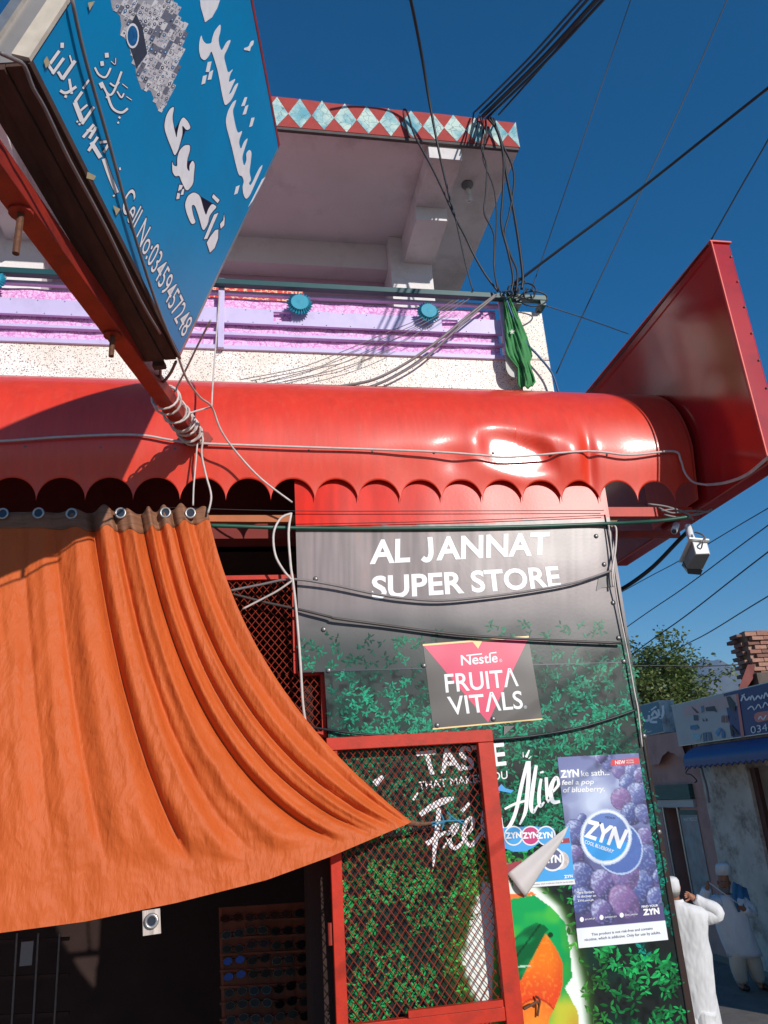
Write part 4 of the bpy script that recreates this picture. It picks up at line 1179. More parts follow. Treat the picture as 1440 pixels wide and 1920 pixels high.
# ------------------------------------------------------------------ blue hanging sign on a red pole
def build_hanging_sign():
    zb = 1.8
    P0 = at_z(335, 668, zb); PN = at_z(55, 115, zb)
    d = P0 - PN; Ld = np.linalg.norm(d); d /= Ld
    u = np.array([.366, -.041, .93]); u -= d * (u @ d); u /= np.linalg.norm(u)
    n = np.cross(d, u)
    HT = 1.20; TH = .150; hz_ = np.array([-d[1], d[0], 0.0])
    sgn = thing('hanging_sign', (P0 + PN) / 2, 'blue projecting sign board with white Urdu lettering and a phone number', 'sign')
    PL = PP(P0, n)
    MBLUE = mat('blue_banner', c(4, 134, 188), rough=.38, var=.06, vscale=2, dirt=c(40, 110, 150), dscale=3, damount=.3, bump2=.004, b2scale=2.5)
    MGREY = mat('grey_zinc_sheet', c(150, 144, 140), rough=.5, metal=.3, var=.2, vscale=7, dirt=c(110, 90, 84), dscale=6, damount=.6)
    MWOOD = mat('weathered_wood', c(74, 50, 41), rough=.85, var=.3, vscale=8, stretch=(4, 1, 4), dirt=c(44, 28, 24), dscale=3, damount=.8, bump=.002, bscale=30)
    MLET = mat('white_sign_letters', c(240, 238, 240), rough=.45, var=.06, vscale=30)
    MOUT = mat('dark_letter_outline', c(52, 36, 66), rough=.45, var=.05)
    box = MB().obox(P0 - n * .004, -d * Ld, u * HT, hz_ * TH); box.build('sheet_box', MGREY, sgn)
    MB().obox(P0 + u * .008 - d * .006, -d * (Ld - .012), u * (HT - .016), n * .0012).build('blue_face', MBLUE, sgn)
    # frame trims
    def trim(a, b, w_, h_, mt, nm='edge_trim'):
        MB().bar(a, b, w_, h_, up=u).build(nm, mt, sgn)
    trim(P0 - n * .01, P0 - n * .01 - d * Ld, .030, .016, MWOOD)
    trim(P0 + u * HT - n * .01, P0 + u * HT - n * .01 - d * Ld, .026, .016, M_POLE)
    MB().bar(P0 - n * .008 + d * .004, P0 + u * HT - n * .008 + d * .004, .024, .014, up=n).build('edge_trim', M_ALU, sgn)
    MB().bar(PN - n * .02 - d * .006, PN + u * HT - n * .02 - d * .006, .012, .05, up=n).build('edge_trim', mat('cream_trim', c(196, 184, 168), rough=.5, var=.15, vscale=20), sgn)
    MB().bar(PN + hz_ * .132 - d * .006, PN + u * HT + hz_ * .132 - d * .006, .012, .03, up=n).build('edge_trim', M_ALU, sgn)
    # wooden boards closing the underside
    for a, b, dz in ((.010, .058, .010), (.061, .108, .018), (.111, .153, .012)):
        MB().obox(P0 + hz_ * a - np.array([0, 0, .004]), -d * Ld, hz_ * (b - a), np.array([0, 0, -dz])).build('board', MWOOD, sgn)
    # rough torn bottom end
    MB().obox(P0 + hz_ * .06 + d * .001 - np.array([0, 0, .02]), d * .03, hz_ * .05, np.array([0, 0, -.02])).build('broken_end', MWOOD, sgn)
    # ---- lettering traced on the face
    A2 = lambda pts: [(200 + a * .25, b * .25) for a, b in pts]
    A1 = lambda pts: [(a * .19444, b * .19444) for a, b in pts]
    plain = Lines(); edge = Lines()
    def soft(pts):
        """round the traced corners slightly, as a brush would"""
        if len(pts) < 9: return pts
        for _ in range(2):
            out = []
            for i in range(len(pts)):
                a, b = np.array(pts[i]), np.array(pts[(i + 1) % len(pts)])
                out += [tuple(a * .8 + b * .2), tuple(a * .2 + b * .8)]
            pts = out
        return pts
    for k, poly in enumerate((
        [(700, 0), (850, 0), (830, 60), (790, 130), (738, 168), (722, 110), (705, 50)],
        [(855, 175), (810, 230), (790, 290), (785, 325), (745, 330), (720, 300), (710, 258), (695, 310), (692, 380), (705, 435), (735, 455), (765, 425), (785, 380), (800, 420), (830, 520), (845, 590), (862, 690), (875, 750), (888, 795), (930, 760), (960, 700), (992, 615), (960, 640), (935, 695), (915, 710), (940, 650), (970, 585), (930, 610), (915, 615), (925, 560), (952, 512), (910, 550), (895, 490), (878, 420), (905, 370), (935, 295), (900, 310), (862, 385), (845, 340), (838, 290), (855, 230)],
        [(758, 465), (788, 460), (770, 540), (742, 540)], [(770, 541), (800, 523), (785, 595), (757, 600)], [(722, 570), (752, 562), (738, 625), (710, 635)],
        [(975, 745), (945, 765), (910, 830), (892, 900), (900, 960), (920, 1030), (945, 1130), (965, 1220), (990, 1315), (1015, 1320), (1030, 1360), (1018, 1400), (1025, 1460), (1045, 1497), (1075, 1465), (1110, 1385), (1165, 1260), (1170, 1232), (1140, 1265), (1080, 1395), (1065, 1375), (1085, 1350), (1070, 1290), (1080, 1220), (1088, 1140), (1070, 1120), (1045, 1150), (1050, 1200), (1030, 1250), (1015, 1180), (1040, 1100), (1062, 1030), (1030, 1060), (1005, 1125), (990, 1060), (1022, 975), (985, 1000), (970, 960), (955, 890), (945, 830), (960, 790)],
        [(1035, 730), (1055, 728), (1035, 793), (1008, 798)], [(1040, 797), (1064, 785), (1045, 855), (1018, 862)], [(1085, 885), (1110, 880), (1092, 945), (1068, 955)], [(970, 1400), (998, 1388), (982, 1450), (955, 1462)],
        [(1165, 1345), (1192, 1325), (1095, 1510), (1058, 1558)],
        [(1105, 300), (1080, 310), (1065, 350), (1030, 360), (1030, 375), (1055, 378), (1075, 385), (1080, 355), (1100, 335)])):
        plain.poly(PL, soft(A2(poly)), .0028 + .0002 * (k % 3))
    def grow(pts, e):
        """outline polygon a little larger, moved out along the vertex normals"""
        P = [np.array(p, float) for p in pts]; N = len(P); out = []
        ar = sum(P[i][0] * P[(i + 1) % N][1] - P[(i + 1) % N][0] * P[i][1] for i in range(N))
        s = 1 if ar > 0 else -1
        for i in range(N):
            a = P[i] - P[i - 1]; b = P[(i + 1) % N] - P[i]
            a /= np.hypot(*a) + 1e-9; b /= np.hypot(*b) + 1e-9
            nn = np.array([a[1], -a[0]]) + np.array([b[1], -b[0]]); L = np.hypot(*nn)
            nn = nn / (L + 1e-9) * min(1.6, 2 / (L + .2))
            out.append(P[i] + s * nn * e)
        return out
    for k, poly in enumerate((
        [(508, 797), (475, 815), (445, 870), (432, 940), (440, 990), (465, 1060), (490, 1120), (510, 1172), (535, 1130), (555, 1060), (570, 1000), (565, 935), (600, 980), (632, 960), (610, 910), (575, 875), (550, 910), (530, 990), (525, 1040), (505, 960), (492, 880)],
        [(625, 1085), (580, 1090), (545, 1130), (528, 1190), (530, 1250), (500, 1240), (490, 1205), (492, 1290), (515, 1325), (545, 1315), (560, 1360), (600, 1440), (650, 1380), (655, 1300), (662, 1230), (645, 1200), (620, 1240), (622, 1290), (600, 1260), (605, 1190), (625, 1130)],
        [(545, 1385), (572, 1390), (562, 1418), (535, 1435)], [(566, 1422), (582, 1415), (575, 1460), (554, 1462)], [(530, 1445), (550, 1452), (545, 1490), (522, 1495)],
        [(655, 1440), (610, 1465), (585, 1530), (600, 1600), (635, 1685), (670, 1670), (650, 1620), (635, 1540), (660, 1535), (690, 1620), (722, 1740), (760, 1680), (770, 1620), (800, 1580), (828, 1550), (790, 1525), (760, 1570), (745, 1620), (725, 1560), (700, 1465)],
        [(800, 1455), (848, 1500), (832, 1524), (790, 1480)], [(805, 1610), (838, 1595), (755, 1790), (728, 1795)],
        [(838, 1720), (815, 1725), (780, 1770), (750, 1820), (775, 1895), (810, 1860), (835, 1790)], [(880, 1605), (875, 1650), (850, 1680), (855, 1716), (882, 1690), (885, 1640)])):
        plain.poly(PL, soft(A2(poly)), .0030 + .0002 * (k % 3)); edge.poly(PL, grow(soft(A2(poly)), 1.7), .0018 + .0001 * (k % 5))
    strokes = [
        ([(600, 412), (600, 462)], 34), ([(572, 490), (482, 615)], 30), ([(448, 600), (520, 705)], 30), ([(615, 560), (505, 712)], 30), ([(725, 585), (600, 765)], 34), ([(560, 690), (602, 760)], 30), ([(672, 532), (705, 640)], 16),
        ([(580, 872), (640, 895), (735, 835)], 28), ([(668, 760), (692, 905)], 26), ([(622, 925), (645, 935)], 26),
        ([(858, 770), (800, 855)], 22), ([(792, 885), (722, 985)], 28), ([(722, 985), (792, 1170)], 46), ([(905, 1030), (790, 1195)], 28), ([(842, 1010), (772, 1070)], 22), ([(742, 1165), (750, 1180)], 20), ([(762, 1190), (772, 1205)], 20),
        ([(905, 1200), (800, 1325)], 28), ([(930, 1222), (862, 1335)], 30), ([(835, 1255), (905, 1265)], 22),
        ([(942, 1320), (852, 1455)], 28), ([(880, 1372), (970, 1520)], 42), ([(962, 1372), (1065, 1362)], 26), ([(1000, 1470), (1052, 1380)], 26),
        ([(1000, 1530), (1060, 1700), (1128, 1860)], 42), ([(1095, 1880), (1100, 1895)], 22), ([(1155, 1615), (1160, 1640)], 18),
        ([(915, 650), (955, 720), (1020, 742), (1068, 655)], 20), ([(980, 790), (1040, 905), (1095, 885), (1172, 690)], 22), ([(1032, 900), (1085, 1040), (1170, 1085), (1232, 1045)], 24), ([(1060, 800), (1110, 830), (1150, 790)], 18), ([(1130, 880), (1170, 940), (1195, 900)], 16), ([(1180, 808), (1232, 850)], 9), ([(1220, 930), (1270, 965)], 9), ([(1072, 590), (1110, 620), (1116, 560)], 8),
        ([(1028, 510), (1032, 555)], 38), ([(982, 590), (988, 635)], 34), ([(960, 800), (985, 850)], 22), ([(1025, 930), (1030, 945)], 18), ([(1145, 1125), (1160, 1140)], 20), ([(1135, 1175), (1145, 1190)], 20)]
    for k, (pts, wd) in enumerate(strokes):
        w_ = wd * .19444
        plain.ribbon(PL, A1(pts), w_, .0028 + .0001 * (k % 8)); edge.ribbon(PL, [A1(pts)[0]] + A1(pts)[1:], w_ + 2.6, .0015 + .00008 * (k % 8))
    A3 = lambda pts: [(130 + a * .20833, 300 + b * .20833) for a, b in pts]
    q = A3([(560, 222), (1114, 1442), (1022, 1604), (462, 418)])
    plain.text('Cell No:03459457248', q, PL, .0030, bold=.002)
    edge.text('Cell No:03459457248', q, PL, .0018, bold=.002, outline=.035)
    plain.build('lettering', MLET, sgn); edge.build('letter_outline', MOUT, sgn)
    # collage of camera prints on the face
    outl = A2([(30, 0), (500, 0), (520, 60), (575, 210), (590, 290), (570, 330), (545, 450), (510, 560), (480, 680), (440, 730), (390, 835), (350, 730), (330, 680), (260, 670), (220, 560), (215, 500), (150, 300), (100, 260), (110, 190), (100, 120), (40, 60)])
    MB().poly(PL, outl, .0016).build('collage_print', mat('collage_ground', c(176, 170, 174), rough=.45, var=.1, vscale=30), sgn)
    r = random.Random(11); tone = {k: MB() for k in range(5)}
    ca_, sa_ = math.cos(math.radians(-62)), math.sin(math.radians(-62))
    for row in range(-14, 15):                      # slanted rows of small camera pictures
        q = -150.0
        while q < 150:
            L = r.uniform(7, 19); W_ = r.uniform(7.5, 9.0)
            x = 278 + q * ca_ - row * 8.6 * sa_; y = 95 + q * sa_ + row * 8.6 * ca_
            cx_, cy_ = x + L / 2 * ca_, y + L / 2 * sa_
            if in_poly(cx_, cy_, outl):
                def pt(u_, v_): return (x + u_ * ca_ - v_ * sa_, y + u_ * sa_ + v_ * ca_)
                o_ = .0018 + r.random() * .0004
                tone[r.choice((0, 4, 0, 4, 1))].poly(PL, [pt(0, 0), pt(L, 0), pt(L, W_), pt(0, W_)], o_)
                kind = r.random()
                if kind < .6:
                    rr_ = W_ * r.uniform(.28, .42); mx = L * r.uniform(.3, .7)
                    tone[r.choice((2, 3, 1))].poly(PL, [pt(mx + rr_ * math.cos(g * .785), W_ / 2 + rr_ * math.sin(g * .785)) for g in range(8)], o_ + .0006)
                    tone[r.choice((0, 4))].poly(PL, [pt(mx + rr_ * .5 * math.cos(g * 1.05), W_ / 2 + rr_ * .5 * math.sin(g * 1.05)) for g in range(6)], o_ + .0009)
                for _ in range(3):
                    a_, b_ = r.uniform(0, L - 2), r.uniform(0, W_ - 1)
                    tone[r.choice((2, 3, 1, 2))].poly(PL, [pt(a_, b_), pt(a_ + r.uniform(1, 5), b_), pt(a_ + r.uniform(1, 5), b_ + r.uniform(.6, 2)), pt(a_, b_ + 1)], o_ + .0004)
            q += L + .8
    for k, cc in enumerate(((206, 200, 204), (120, 118, 130), (52, 56, 70), (40, 110, 160), (226, 222, 224))):
        tone[k].build('collage_print', mat('collage_tone', c(*cc), rough=.45, var=.1), sgn, kind='stuff')
    MB().poly(PL, A2([(150, 250), (220, 100), (270, 210), (305, 400), (225, 510)]), .0032).build('collage_print', mat('collage_dark', c(62, 62, 74), rough=.45, var=.2, vscale=40), sgn)
    cir = [(195 + 48 * math.cos(k * .393), 268 + 95 * math.sin(k * .393)) for k in range(16)]
    MB().poly(PL, A2(cir), .0036).build('collage_lens', MLET, sgn)
    MB().poly(PL, A2([(195 + (x - 195) * .8, 268 + (y - 268) * .8) for x, y in cir]), .0040).build('collage_lens', mat('lens_blue_print', c(30, 96, 150), rough=.4, var=.5, vscale=60), sgn)
    # torn scraps and cable over the face
    sc = MB()
    for pts in ([(164, 322), (180, 330), (176, 338), (162, 334)], [(88, 105), (94, 118), (86, 128), (82, 114)], [(212, 385), (226, 392), (218, 404)], [(165, 5), (178, 2), (168, 20)]):
        sc.poly(PL, pts, .006)
    sc.build('paper_scraps', mat('yellowed_paper', c(178, 164, 130), rough=.8, var=.2, vscale=30), sgn)
    MB().tube([PL(x, y, .018) for x, y in ((134, -6), (150, 70), (168, 140), (205, 270), (246, 420), (290, 560), (322, 640), (338, 672))], .0055, 6, 3).build('face_cable', M_WIREG, sgn, smooth=True)
    MB().tube([PL(x, y, .02) for x, y in ((2, 100), (28, 112), (46, 124), (62, 165), (85, 205), (130, 300), (200, 430), (262, 560), (300, 625))], .0055, 6, 3).build('face_cable', M_WIREG, sgn, smooth=True)
    # ---- pole
    B = np.array([-.268, 3.955, 1.925]); d = B - at_z(93, 448, 1.70); d /= np.linalg.norm(d)
    pole = thing('sign_pole', B, 'red square steel pole carrying the blue hanging sign', 'pole')
    MB().bar(B + d * .02, B - d * 2.9, .074, .070).build('tube', M_POLE, pole, bevel=.004)
    MB().loft([[(B[0] + .09 * math.cos(k * .785), 3.925 + q, B[2] + .055 * math.sin(k * .785)) for k in range(8)] for q in (-.004, .02)]).build('base_plate', M_POLE, pole)
    # bolts through the pole
    def along(pxx):
        best = min(np.linspace(0, 2.8, 600), key=lambda s: abs(proj(B - d * s)[0] - pxx)); return B - d * best
    for pxx, L in ((36, .15), (206, .10)):
        q = along(pxx + 6) + np.array([0, 0, -.034])
        bo = MB(); bo.tube([q, q - np.array([0, 0, L])], .010, 8); bo.build('bolt', M_RUST, pole)
        MB().tube([q + np.array([0, 0, .005]), q - np.array([0, 0, .012])], .034, 12).build('washer', M_POLE, pole)
    # coil of cable round the pole
    x = np.array([d[1], -d[0], 0]); z = np.array([0, 0, 1.0])
    cab = thing('cable_coil', B - d * .3 - z * .09, 'dirty white cable wound many times round the red pole', 'cable')
    for turn, (s0, tilt, rad) in enumerate(((.10, .2, .07), (.13, -.3, .075), (.16, .1, .07), (.19, .4, .08), (.23, -.2, .072), (.26, .3, .07), (.30, -.1, .078), (.35, .35, .075), (.42, -.3, .08), (.46, .25, .074), (.60, .3, .085), (.63, -.1, .08))):
        co = MB(); co.tube([B - d * (s0 + tilt * .09 * math.sin(k * .3927)) + x * rad * .8 * math.cos(k * .3927) + z * rad * .8 * math.sin(k * .3927) for k in range(17)], .0058, 6, closed=True)
        co.build('winding', M_WIREW, cab, smooth=True)
    return B, d, n, u
def proj(p):
    p = np.array(p, float); zc = p @ FW
    return np.array([720 + FPX * (p @ RT) / zc, 960 - FPX * (p @ UP) / zc])
SB, SD, SN, SU = build_hanging_sign()

# ------------------------------------------------------------------ cables and wires
def wire(name, label, pts, r, mt=None, cat='cable', sm=5, group=None):
    P = [at_y(x, y, Y) for x, y, Y in pts]
    return MB().tube(P, r, 6, sm).build(name, mt or M_WIREB, None, smooth=True, label=label, cat=cat, group=group)
YA = 3.905
wire('awning_cable', 'flat white cable running along the front of the red awning', [(-200, 835, YA), (0, 827, YA), (120, 819, YA), (250, 815, YA), (320, 825, YA), (370, 831, YA), (560, 838, YA), (740, 844, YA), (830, 848, YA - .01), (900, 853, YA), (960, 857, YA), (1100, 846, YA), (1180, 853, YA), (1262, 846, YA), (1276, 862, YA + .01), (1284, 886, YA + .02), (1300, 904, YA), (1325, 909, 3.80)], 0.0066, M_WIREW)
MB().tube([at_x(x, y, 2.748) for x, y in ((1325, 909), (1360, 905), (1400, 890), (1440, 858), (1480, 830))], .009, 6, 5).build('board_cable', M_WIREW, None, smooth=True, label='white cable sagging across the dark red sign board', cat='cable')
MB().tube([at_x(x, y, 2.735) for x, y in ((1102, 738), (1160, 670), (1230, 582), (1300, 492), (1328, 458))], .006, 6, 4).build('board_cable', M_WIREB, None, smooth=True, label='black cable along the top edge of the red sign board', cat='cable')
wire('cord', 'white cord hanging straight from railing to the cable knot', [(412, 548, 3.9), (405, 640, 3.8), (399, 720, 3.7), (397, 762, 3.66)], 0.0049, M_WIREW)
wire('cord', 'white cord from the lower sign corner sagging to the panel top', [(334, 668, 2.9), (350, 710, 3.1), (375, 745, 3.4), (397, 763, 3.65), (415, 808, 3.75), (445, 850, 3.84), (490, 898, 3.88), (548, 942, 3.93)], 0.0057, M_WIREW)
wire('cord', 'short white cord tying the pole coil to the cord knot', [(396, 763, 3.66), (370, 770, 3.6), (352, 776, 3.58)], 0.0049, M_WIREW)
wire('cord', 'pale cord running from the blue sign edge to the pole', [(395, 600, 2.9), (372, 645, 3.05), (345, 700, 3.25), (318, 750, 3.45)], 0.0049, M_WIREW)
wire('cord', 'left of two white cords hanging from pole base to curtain', [(370, 832, 3.86), (366, 880, 3.87), (363, 915, 3.87), (362, 948, 3.88)], 0.0049, M_WIREW)
wire('cord', 'right of two white cords looping from pole base to curtain', [(366, 806, 3.84), (380, 820, 3.82), (378, 850, 3.84), (386, 890, 3.86), (396, 930, 3.86), (390, 962, 3.87)], 0.0057, M_WIREW)
wire('cable', 'brown cable loop under the torn end of the blue sign', [(292, 668, 2.9), (300, 690, 3.0), (302, 718, 3.2), (318, 702, 3.05), (330, 678, 2.92)], 0.0066, M_WIREG)
wire('green_cable', 'thick green cable stretched across the panel below the red strip', [(388, 985, 3.95), (480, 988, 3.96), (560, 990, 3.982), (700, 991, 3.984), (860, 990, 3.984), (1000, 987, 3.984), (1135, 982, 3.975), (1230, 977, 3.88), (1292, 969, 3.84)], .011, M_WIREGR)
wire('thin_wire', 'thin dark wire across the red strip, upper of two', [(300, 951, 3.96), (552, 958, 3.975), (840, 958, 3.975), (1132, 957, 3.975)], .0022, M_WIREB, 'wire')
wire('thin_wire', 'thin dark wire across the red strip, lower of two', [(552, 983, 3.98), (840, 977, 3.98), (1132, 966, 3.98)], .0022, M_WIREB, 'wire')
wire('cable', 'grey cable sagging under the store name on the panel', [(430, 1108, 4.0), (490, 1096, 3.98), (548, 1086, 3.95), (620, 1096, 3.96), (700, 1113, 3.965), (760, 1122, 3.965), (830, 1126, 3.965), (920, 1118, 3.965), (1000, 1107, 3.965), (1080, 1092, 3.965), (1146, 1070, 3.965)], 0.0070, M_WIREG)
wire('cable', 'dark cable slanting across the panel above the brand block', [(430, 1112, 4.02), (500, 1130, 4.0), (562, 1143, 3.97), (616, 1156, 3.965), (632, 1160, 3.96), (720, 1172, 3.97), (860, 1190, 3.97), (1000, 1199, 3.97), (1165, 1206, 3.97)], .0075, mat('dark_grey_cable', c(70, 62, 60), rough=.5, var=.15))
wire('cable', 'black cable curving over the lower panel above the gate', [(560, 1360, 4.02), (640, 1372, 3.97), (700, 1378, 3.97), (860, 1386, 3.97), (960, 1384, 3.97), (1060, 1370, 3.97), (1130, 1352, 3.97), (1194, 1330, 3.97)], .007, M_WIREB)
wire('cable', 'pair of white cable running down the left panel edge', [(546, 962, 3.95), (541, 1000, 3.93), (545, 1060, 3.93), (549, 1088, 3.93), (556, 1150, 3.95), (563, 1240, 3.96), (568, 1320, 3.98), (575, 1366, 4.0)], 0.0074, M_WIREW)
wire('cable', 'white cable loop bulging left of the panel top corner', [(545, 963, 3.95), (526, 972, 3.93), (513, 1000, 3.92), (516, 1040, 3.92), (532, 1070, 3.93), (547, 1087, 3.93)], 0.0066, M_WIREW)
wire('cable', 'white cable spreading from the knot towards the orange curtain', [(549, 1088, 3.93), (520, 1108, 3.95), (490, 1124, 3.98), (455, 1142, 4.0)], 0.0057, M_WIREW)
wire('cable', 'white cable running down the right edge of the panel', [(1141, 984, 3.97), (1148, 1040, 3.97), (1152, 1085, 3.96), (1160, 1140, 3.975), (1176, 1220, 3.975), (1190, 1300, 3.975), (1196, 1330, 3.975), (1204, 1400, 3.985)], 0.0045, M_WIREW)
wire('cable', 'white cable loop beside the upper right panel edge', [(1144, 984, 3.97), (1155, 990, 3.97), (1154, 1030, 3.97), (1148, 1070, 3.96), (1150, 1100, 3.96)], 0.0057, M_WIREW)
# bundle over the fascia and drops to the railing bracket
YS = 4.46
for k, (a, b, lab, r) in enumerate((((1128, -10), (905, 218), 'thickest black cable of the bundle rising from the fascia to upper right', .016), ((1110, -10), (900, 212), 'black cable second in the bundle rising from the fascia', .010),
        ((1138, -8), (912, 222), 'black cable lowest in the bundle rising from the fascia', .010), ((1090, 0), (888, 212), 'black cable leftmost in the bundle rising from the fascia', .008), ((1150, -40), (935, 215), 'black cable rightmost in the bundle rising from the fascia', .008))):
    wire('overhead_cable', lab, [(a[0] + (a[0] - b[0]) * .6, a[1] + (a[1] - b[1]) * .6, 2.2), (a[0], a[1], 2.9), ((a[0] + b[0]) / 2, (a[1] + b[1]) / 2 + 6, 3.6), (b[0], b[1], YS)], r, M_WIREB)
drops = [
    ([(888, 212), (884, 240), (877, 268)], 'short black cable end hanging over the fascia left of the bundle', .006),
    ([(900, 218), (905, 245), (903, 280), (912, 310), (911, 360), (908, 400), (926, 440), (926, 500), (934, 545)], 'slack black cable from bundle to railing, leftmost drop', .006),
    ([(905, 222), (908, 260), (906, 300), (925, 350), (931, 400), (929, 460), (927, 510), (938, 548)], 'slack black cable from bundle to railing, second drop', .005),
    ([(915, 222), (935, 250), (944, 300), (943, 360), (940, 420), (952, 470), (962, 520), (958, 548)], 'slack black cable from bundle to railing, middle drop', .009),
    ([(925, 222), (942, 270), (960, 310), (964, 345), (955, 400), (946, 440), (958, 480), (970, 510), (968, 548)], 'slack black cable from bundle to railing, fourth drop', .008),
    ([(920, 220), (938, 262), (950, 330), (962, 390), (972, 450), (980, 515), (978, 542)], 'slack black cable from bundle to railing, rightmost drop', .011),
    ([(897, 216), (893, 240), (889, 268)], 'short black cable end on the painted fascia diamonds', .006),
    ([(910, 222), (912, 250), (908, 272)], 'short black cable end under the middle of the bundle', .008),
]
for pts, lab, r in drops:
    n = len(pts)
    wire('cable', lab, [(x, y, YS - .02 + .0 * i) for i, (x, y) in enumerate(pts)], r, M_WIREB)
wire('cable', 'twisted black cable crossing the roof slab down to the handrail', [(752, -60, 3.6), (770, 0, 3.8), (790, 100, 4.1), (805, 190, 4.3), (823, 284, 4.42), (845, 380, 4.44), (854, 410, 4.45), (874, 499, 4.47), (887, 546, 4.49)], [.013, .013, .012, .010, .008, .006, .005, .005], M_WIREB)
wire('cable', 'black cable with a loop at the fascia falling to the handrail', [(768, 258, 4.47), (758, 222, 4.46), (757, 206, 4.45), (764, 212, 4.44), (778, 255, 4.44), (807, 309, 4.44), (830, 356, 4.44), (854, 409, 4.45), (874, 447, 4.45), (888, 477, 4.46), (910, 515, 4.47), (934, 547, 4.48)], .008, M_WIREB)
wire('overhead_wire', 'thin wire falling steeply through the sky, leftmost of the long ones', [(1196, -40, 3.5), (1150, 96, 3.8), (1080, 300, 4.1), (1025, 460, 4.4), (995, 548, 4.5)], .004, M_WIREB, 'wire')
wire('overhead_wire', 'thin wire crossing the sky down to the parapet corner', [(1384, -50, 3.6), (1290, 170, 4.0), (1190, 385, 4.3), (1100, 575, 4.55), (1043, 700, 4.7)], .0045, M_WIREB, 'wire')
wire('overhead_cable', 'black service cable from the right picture edge to the railing bracket', [(1500, 118, 2.9), (1440, 165, 3.1), (1330, 252, 3.5), (1200, 355, 3.9), (1080, 445, 4.2), (1000, 505, 4.4), (965, 532, 4.48)], .010, M_WIREB)
wire('overhead_wire', 'thin wire meeting the top corner of the red sign board', [(1490, 165, 3.0), (1440, 262, 3.2), (1385, 358, 3.4), (1330, 456, 3.6)], .005, M_WIREB, 'wire')
wire('overhead_wire', 'thin wire from the railing end to the red sign board', [(1020, 572, 4.55), (1100, 598, 4.6), (1178, 626, 4.7)], .004, M_WIREB, 'wire')
# loops tied at the railing end
lp = MB()
rr = random.Random(5)
for cx, cy, rx_, ry_, k in ((975, 540, 12, 18, 0), (985, 545, 20, 14, 1), (962, 545, 10, 12, 2), (1000, 560, 26, 14, 3), (950, 552, 12, 6, 4), (992, 552, 10, 10, 5)):
    lp.tube([at_y(cx + rx_ * math.cos(q * .45 + k), cy + ry_ * math.sin(q * .45 + k), 4.47 - .01 * k + .01 * math.sin(q)) for q in range(14)], .006, 6, 3)
lp.build('cable_loops', M_WIREB, None, smooth=True, label='tangle of black cable loops tied at the end of the green handrail', cat='cable')
wire('cable', 'grey cable slanting from the handrail across the lavender railing', [(930, 552, 4.47), (880, 590, 4.5), (820, 640, 4.5), (760, 682, 4.52), (700, 712, 4.54), (640, 724, 4.56)], .010, M_WIREG)
wire('cable', 'second grey cable slanting across the railing just below the first', [(928, 556, 4.47), (870, 605, 4.5), (800, 668, 4.52), (740, 706, 4.54), (695, 726, 4.56)], .008, M_WIREG)
for k, pts in enumerate(([(850, 563), (800, 592), (720, 626), (640, 660), (560, 690), (450, 712)], [(860, 562), (800, 598), (720, 634), (640, 668), (590, 690), (470, 714)], [(870, 562), (800, 604), (720, 646), (650, 678), (600, 690), (500, 716)], [(880, 560), (812, 606), (730, 655), (640, 690), (530, 716)])):
    wire('thin_wire', ['highest', 'second highest', 'third highest', 'lowest'][k] + ' of four thin grey wires fanning over the railing to the awning', [(x, y, 4.5 + .05 * i / len(pts)) for i, (x, y) in enumerate(pts)], .0028, M_WIREG, 'wire')
wire('cable', 'blue and black cable pair slipping down behind the parapet corner', [(945, 548, 4.46), (960, 590, 4.47), (985, 640, 4.5), (1010, 668, 4.52), (1035, 700, 4.52), (1048, 738, 4.52)], .008, mat('blue_cable', c(40, 84, 130), rough=.5, var=.2))
# right hand lower wires over the street
for k, (a, b, r) in enumerate((((1440, 953), (1162, 1112), .006), ((1440, 985), (1172, 1178), .007), ((1440, 1035), (1178, 1232), .008), ((1440, 1118), (1250, 1228), .007))):
    A_, B_ = at_y(*a, 6.2), at_y(*b, 9.5); dv = (B_ - A_) / np.linalg.norm(B_ - A_)
    pts_ = [A_ - dv * 9 + np.array([0, 0, .1]), A_ - dv * 3, A_, (A_ + B_) / 2 - np.array([0, 0, .02]), B_, B_ + dv * 6, B_ + dv * 22 + np.array([0, 0, .3])]
    MB().tube(pts_, r * .85, 6, 5).build('street_wire', M_WIREB, None, smooth=True, label=['topmost', 'second', 'third', 'lowest'][k] + ' of four slanting wires over the street at right', cat='wire')
wire('street_wire', 'level wire crossing in front of the far hill', [(1150, 1249, 14), (1245, 1248, 14), (1320, 1249, 14), (1440, 1243, 14), (1500, 1238, 14)], .013, M_WIREB, 'wire')
wire('cable', 'thick black cable pair from the board corner down to the panel edge', [(1296, 990, 4.0), (1270, 1016, 4.15), (1225, 1062, 4.3), (1180, 1096, 4.4), (1150, 1112, 4.5)], .013, M_WIREB)
# junction of cables under the awning end
jn = MB()
for pts in ([(1235, 952), (1260, 962), (1290, 958), (1330, 960)], [(1240, 958), (1270, 955), (1300, 966), (1335, 955)], [(1215, 945), (1250, 950), (1285, 962), (1300, 975)], [(1245, 965), (1275, 970), (1310, 962)]):
    jn.tube([at_y(x, y, 3.9) for x, y in pts], .006, 6, 4)
jn.build('cable_loops', M_WIREG, None, smooth=True, label='knot of grey cables under the awning corner above the camera', cat='cable')

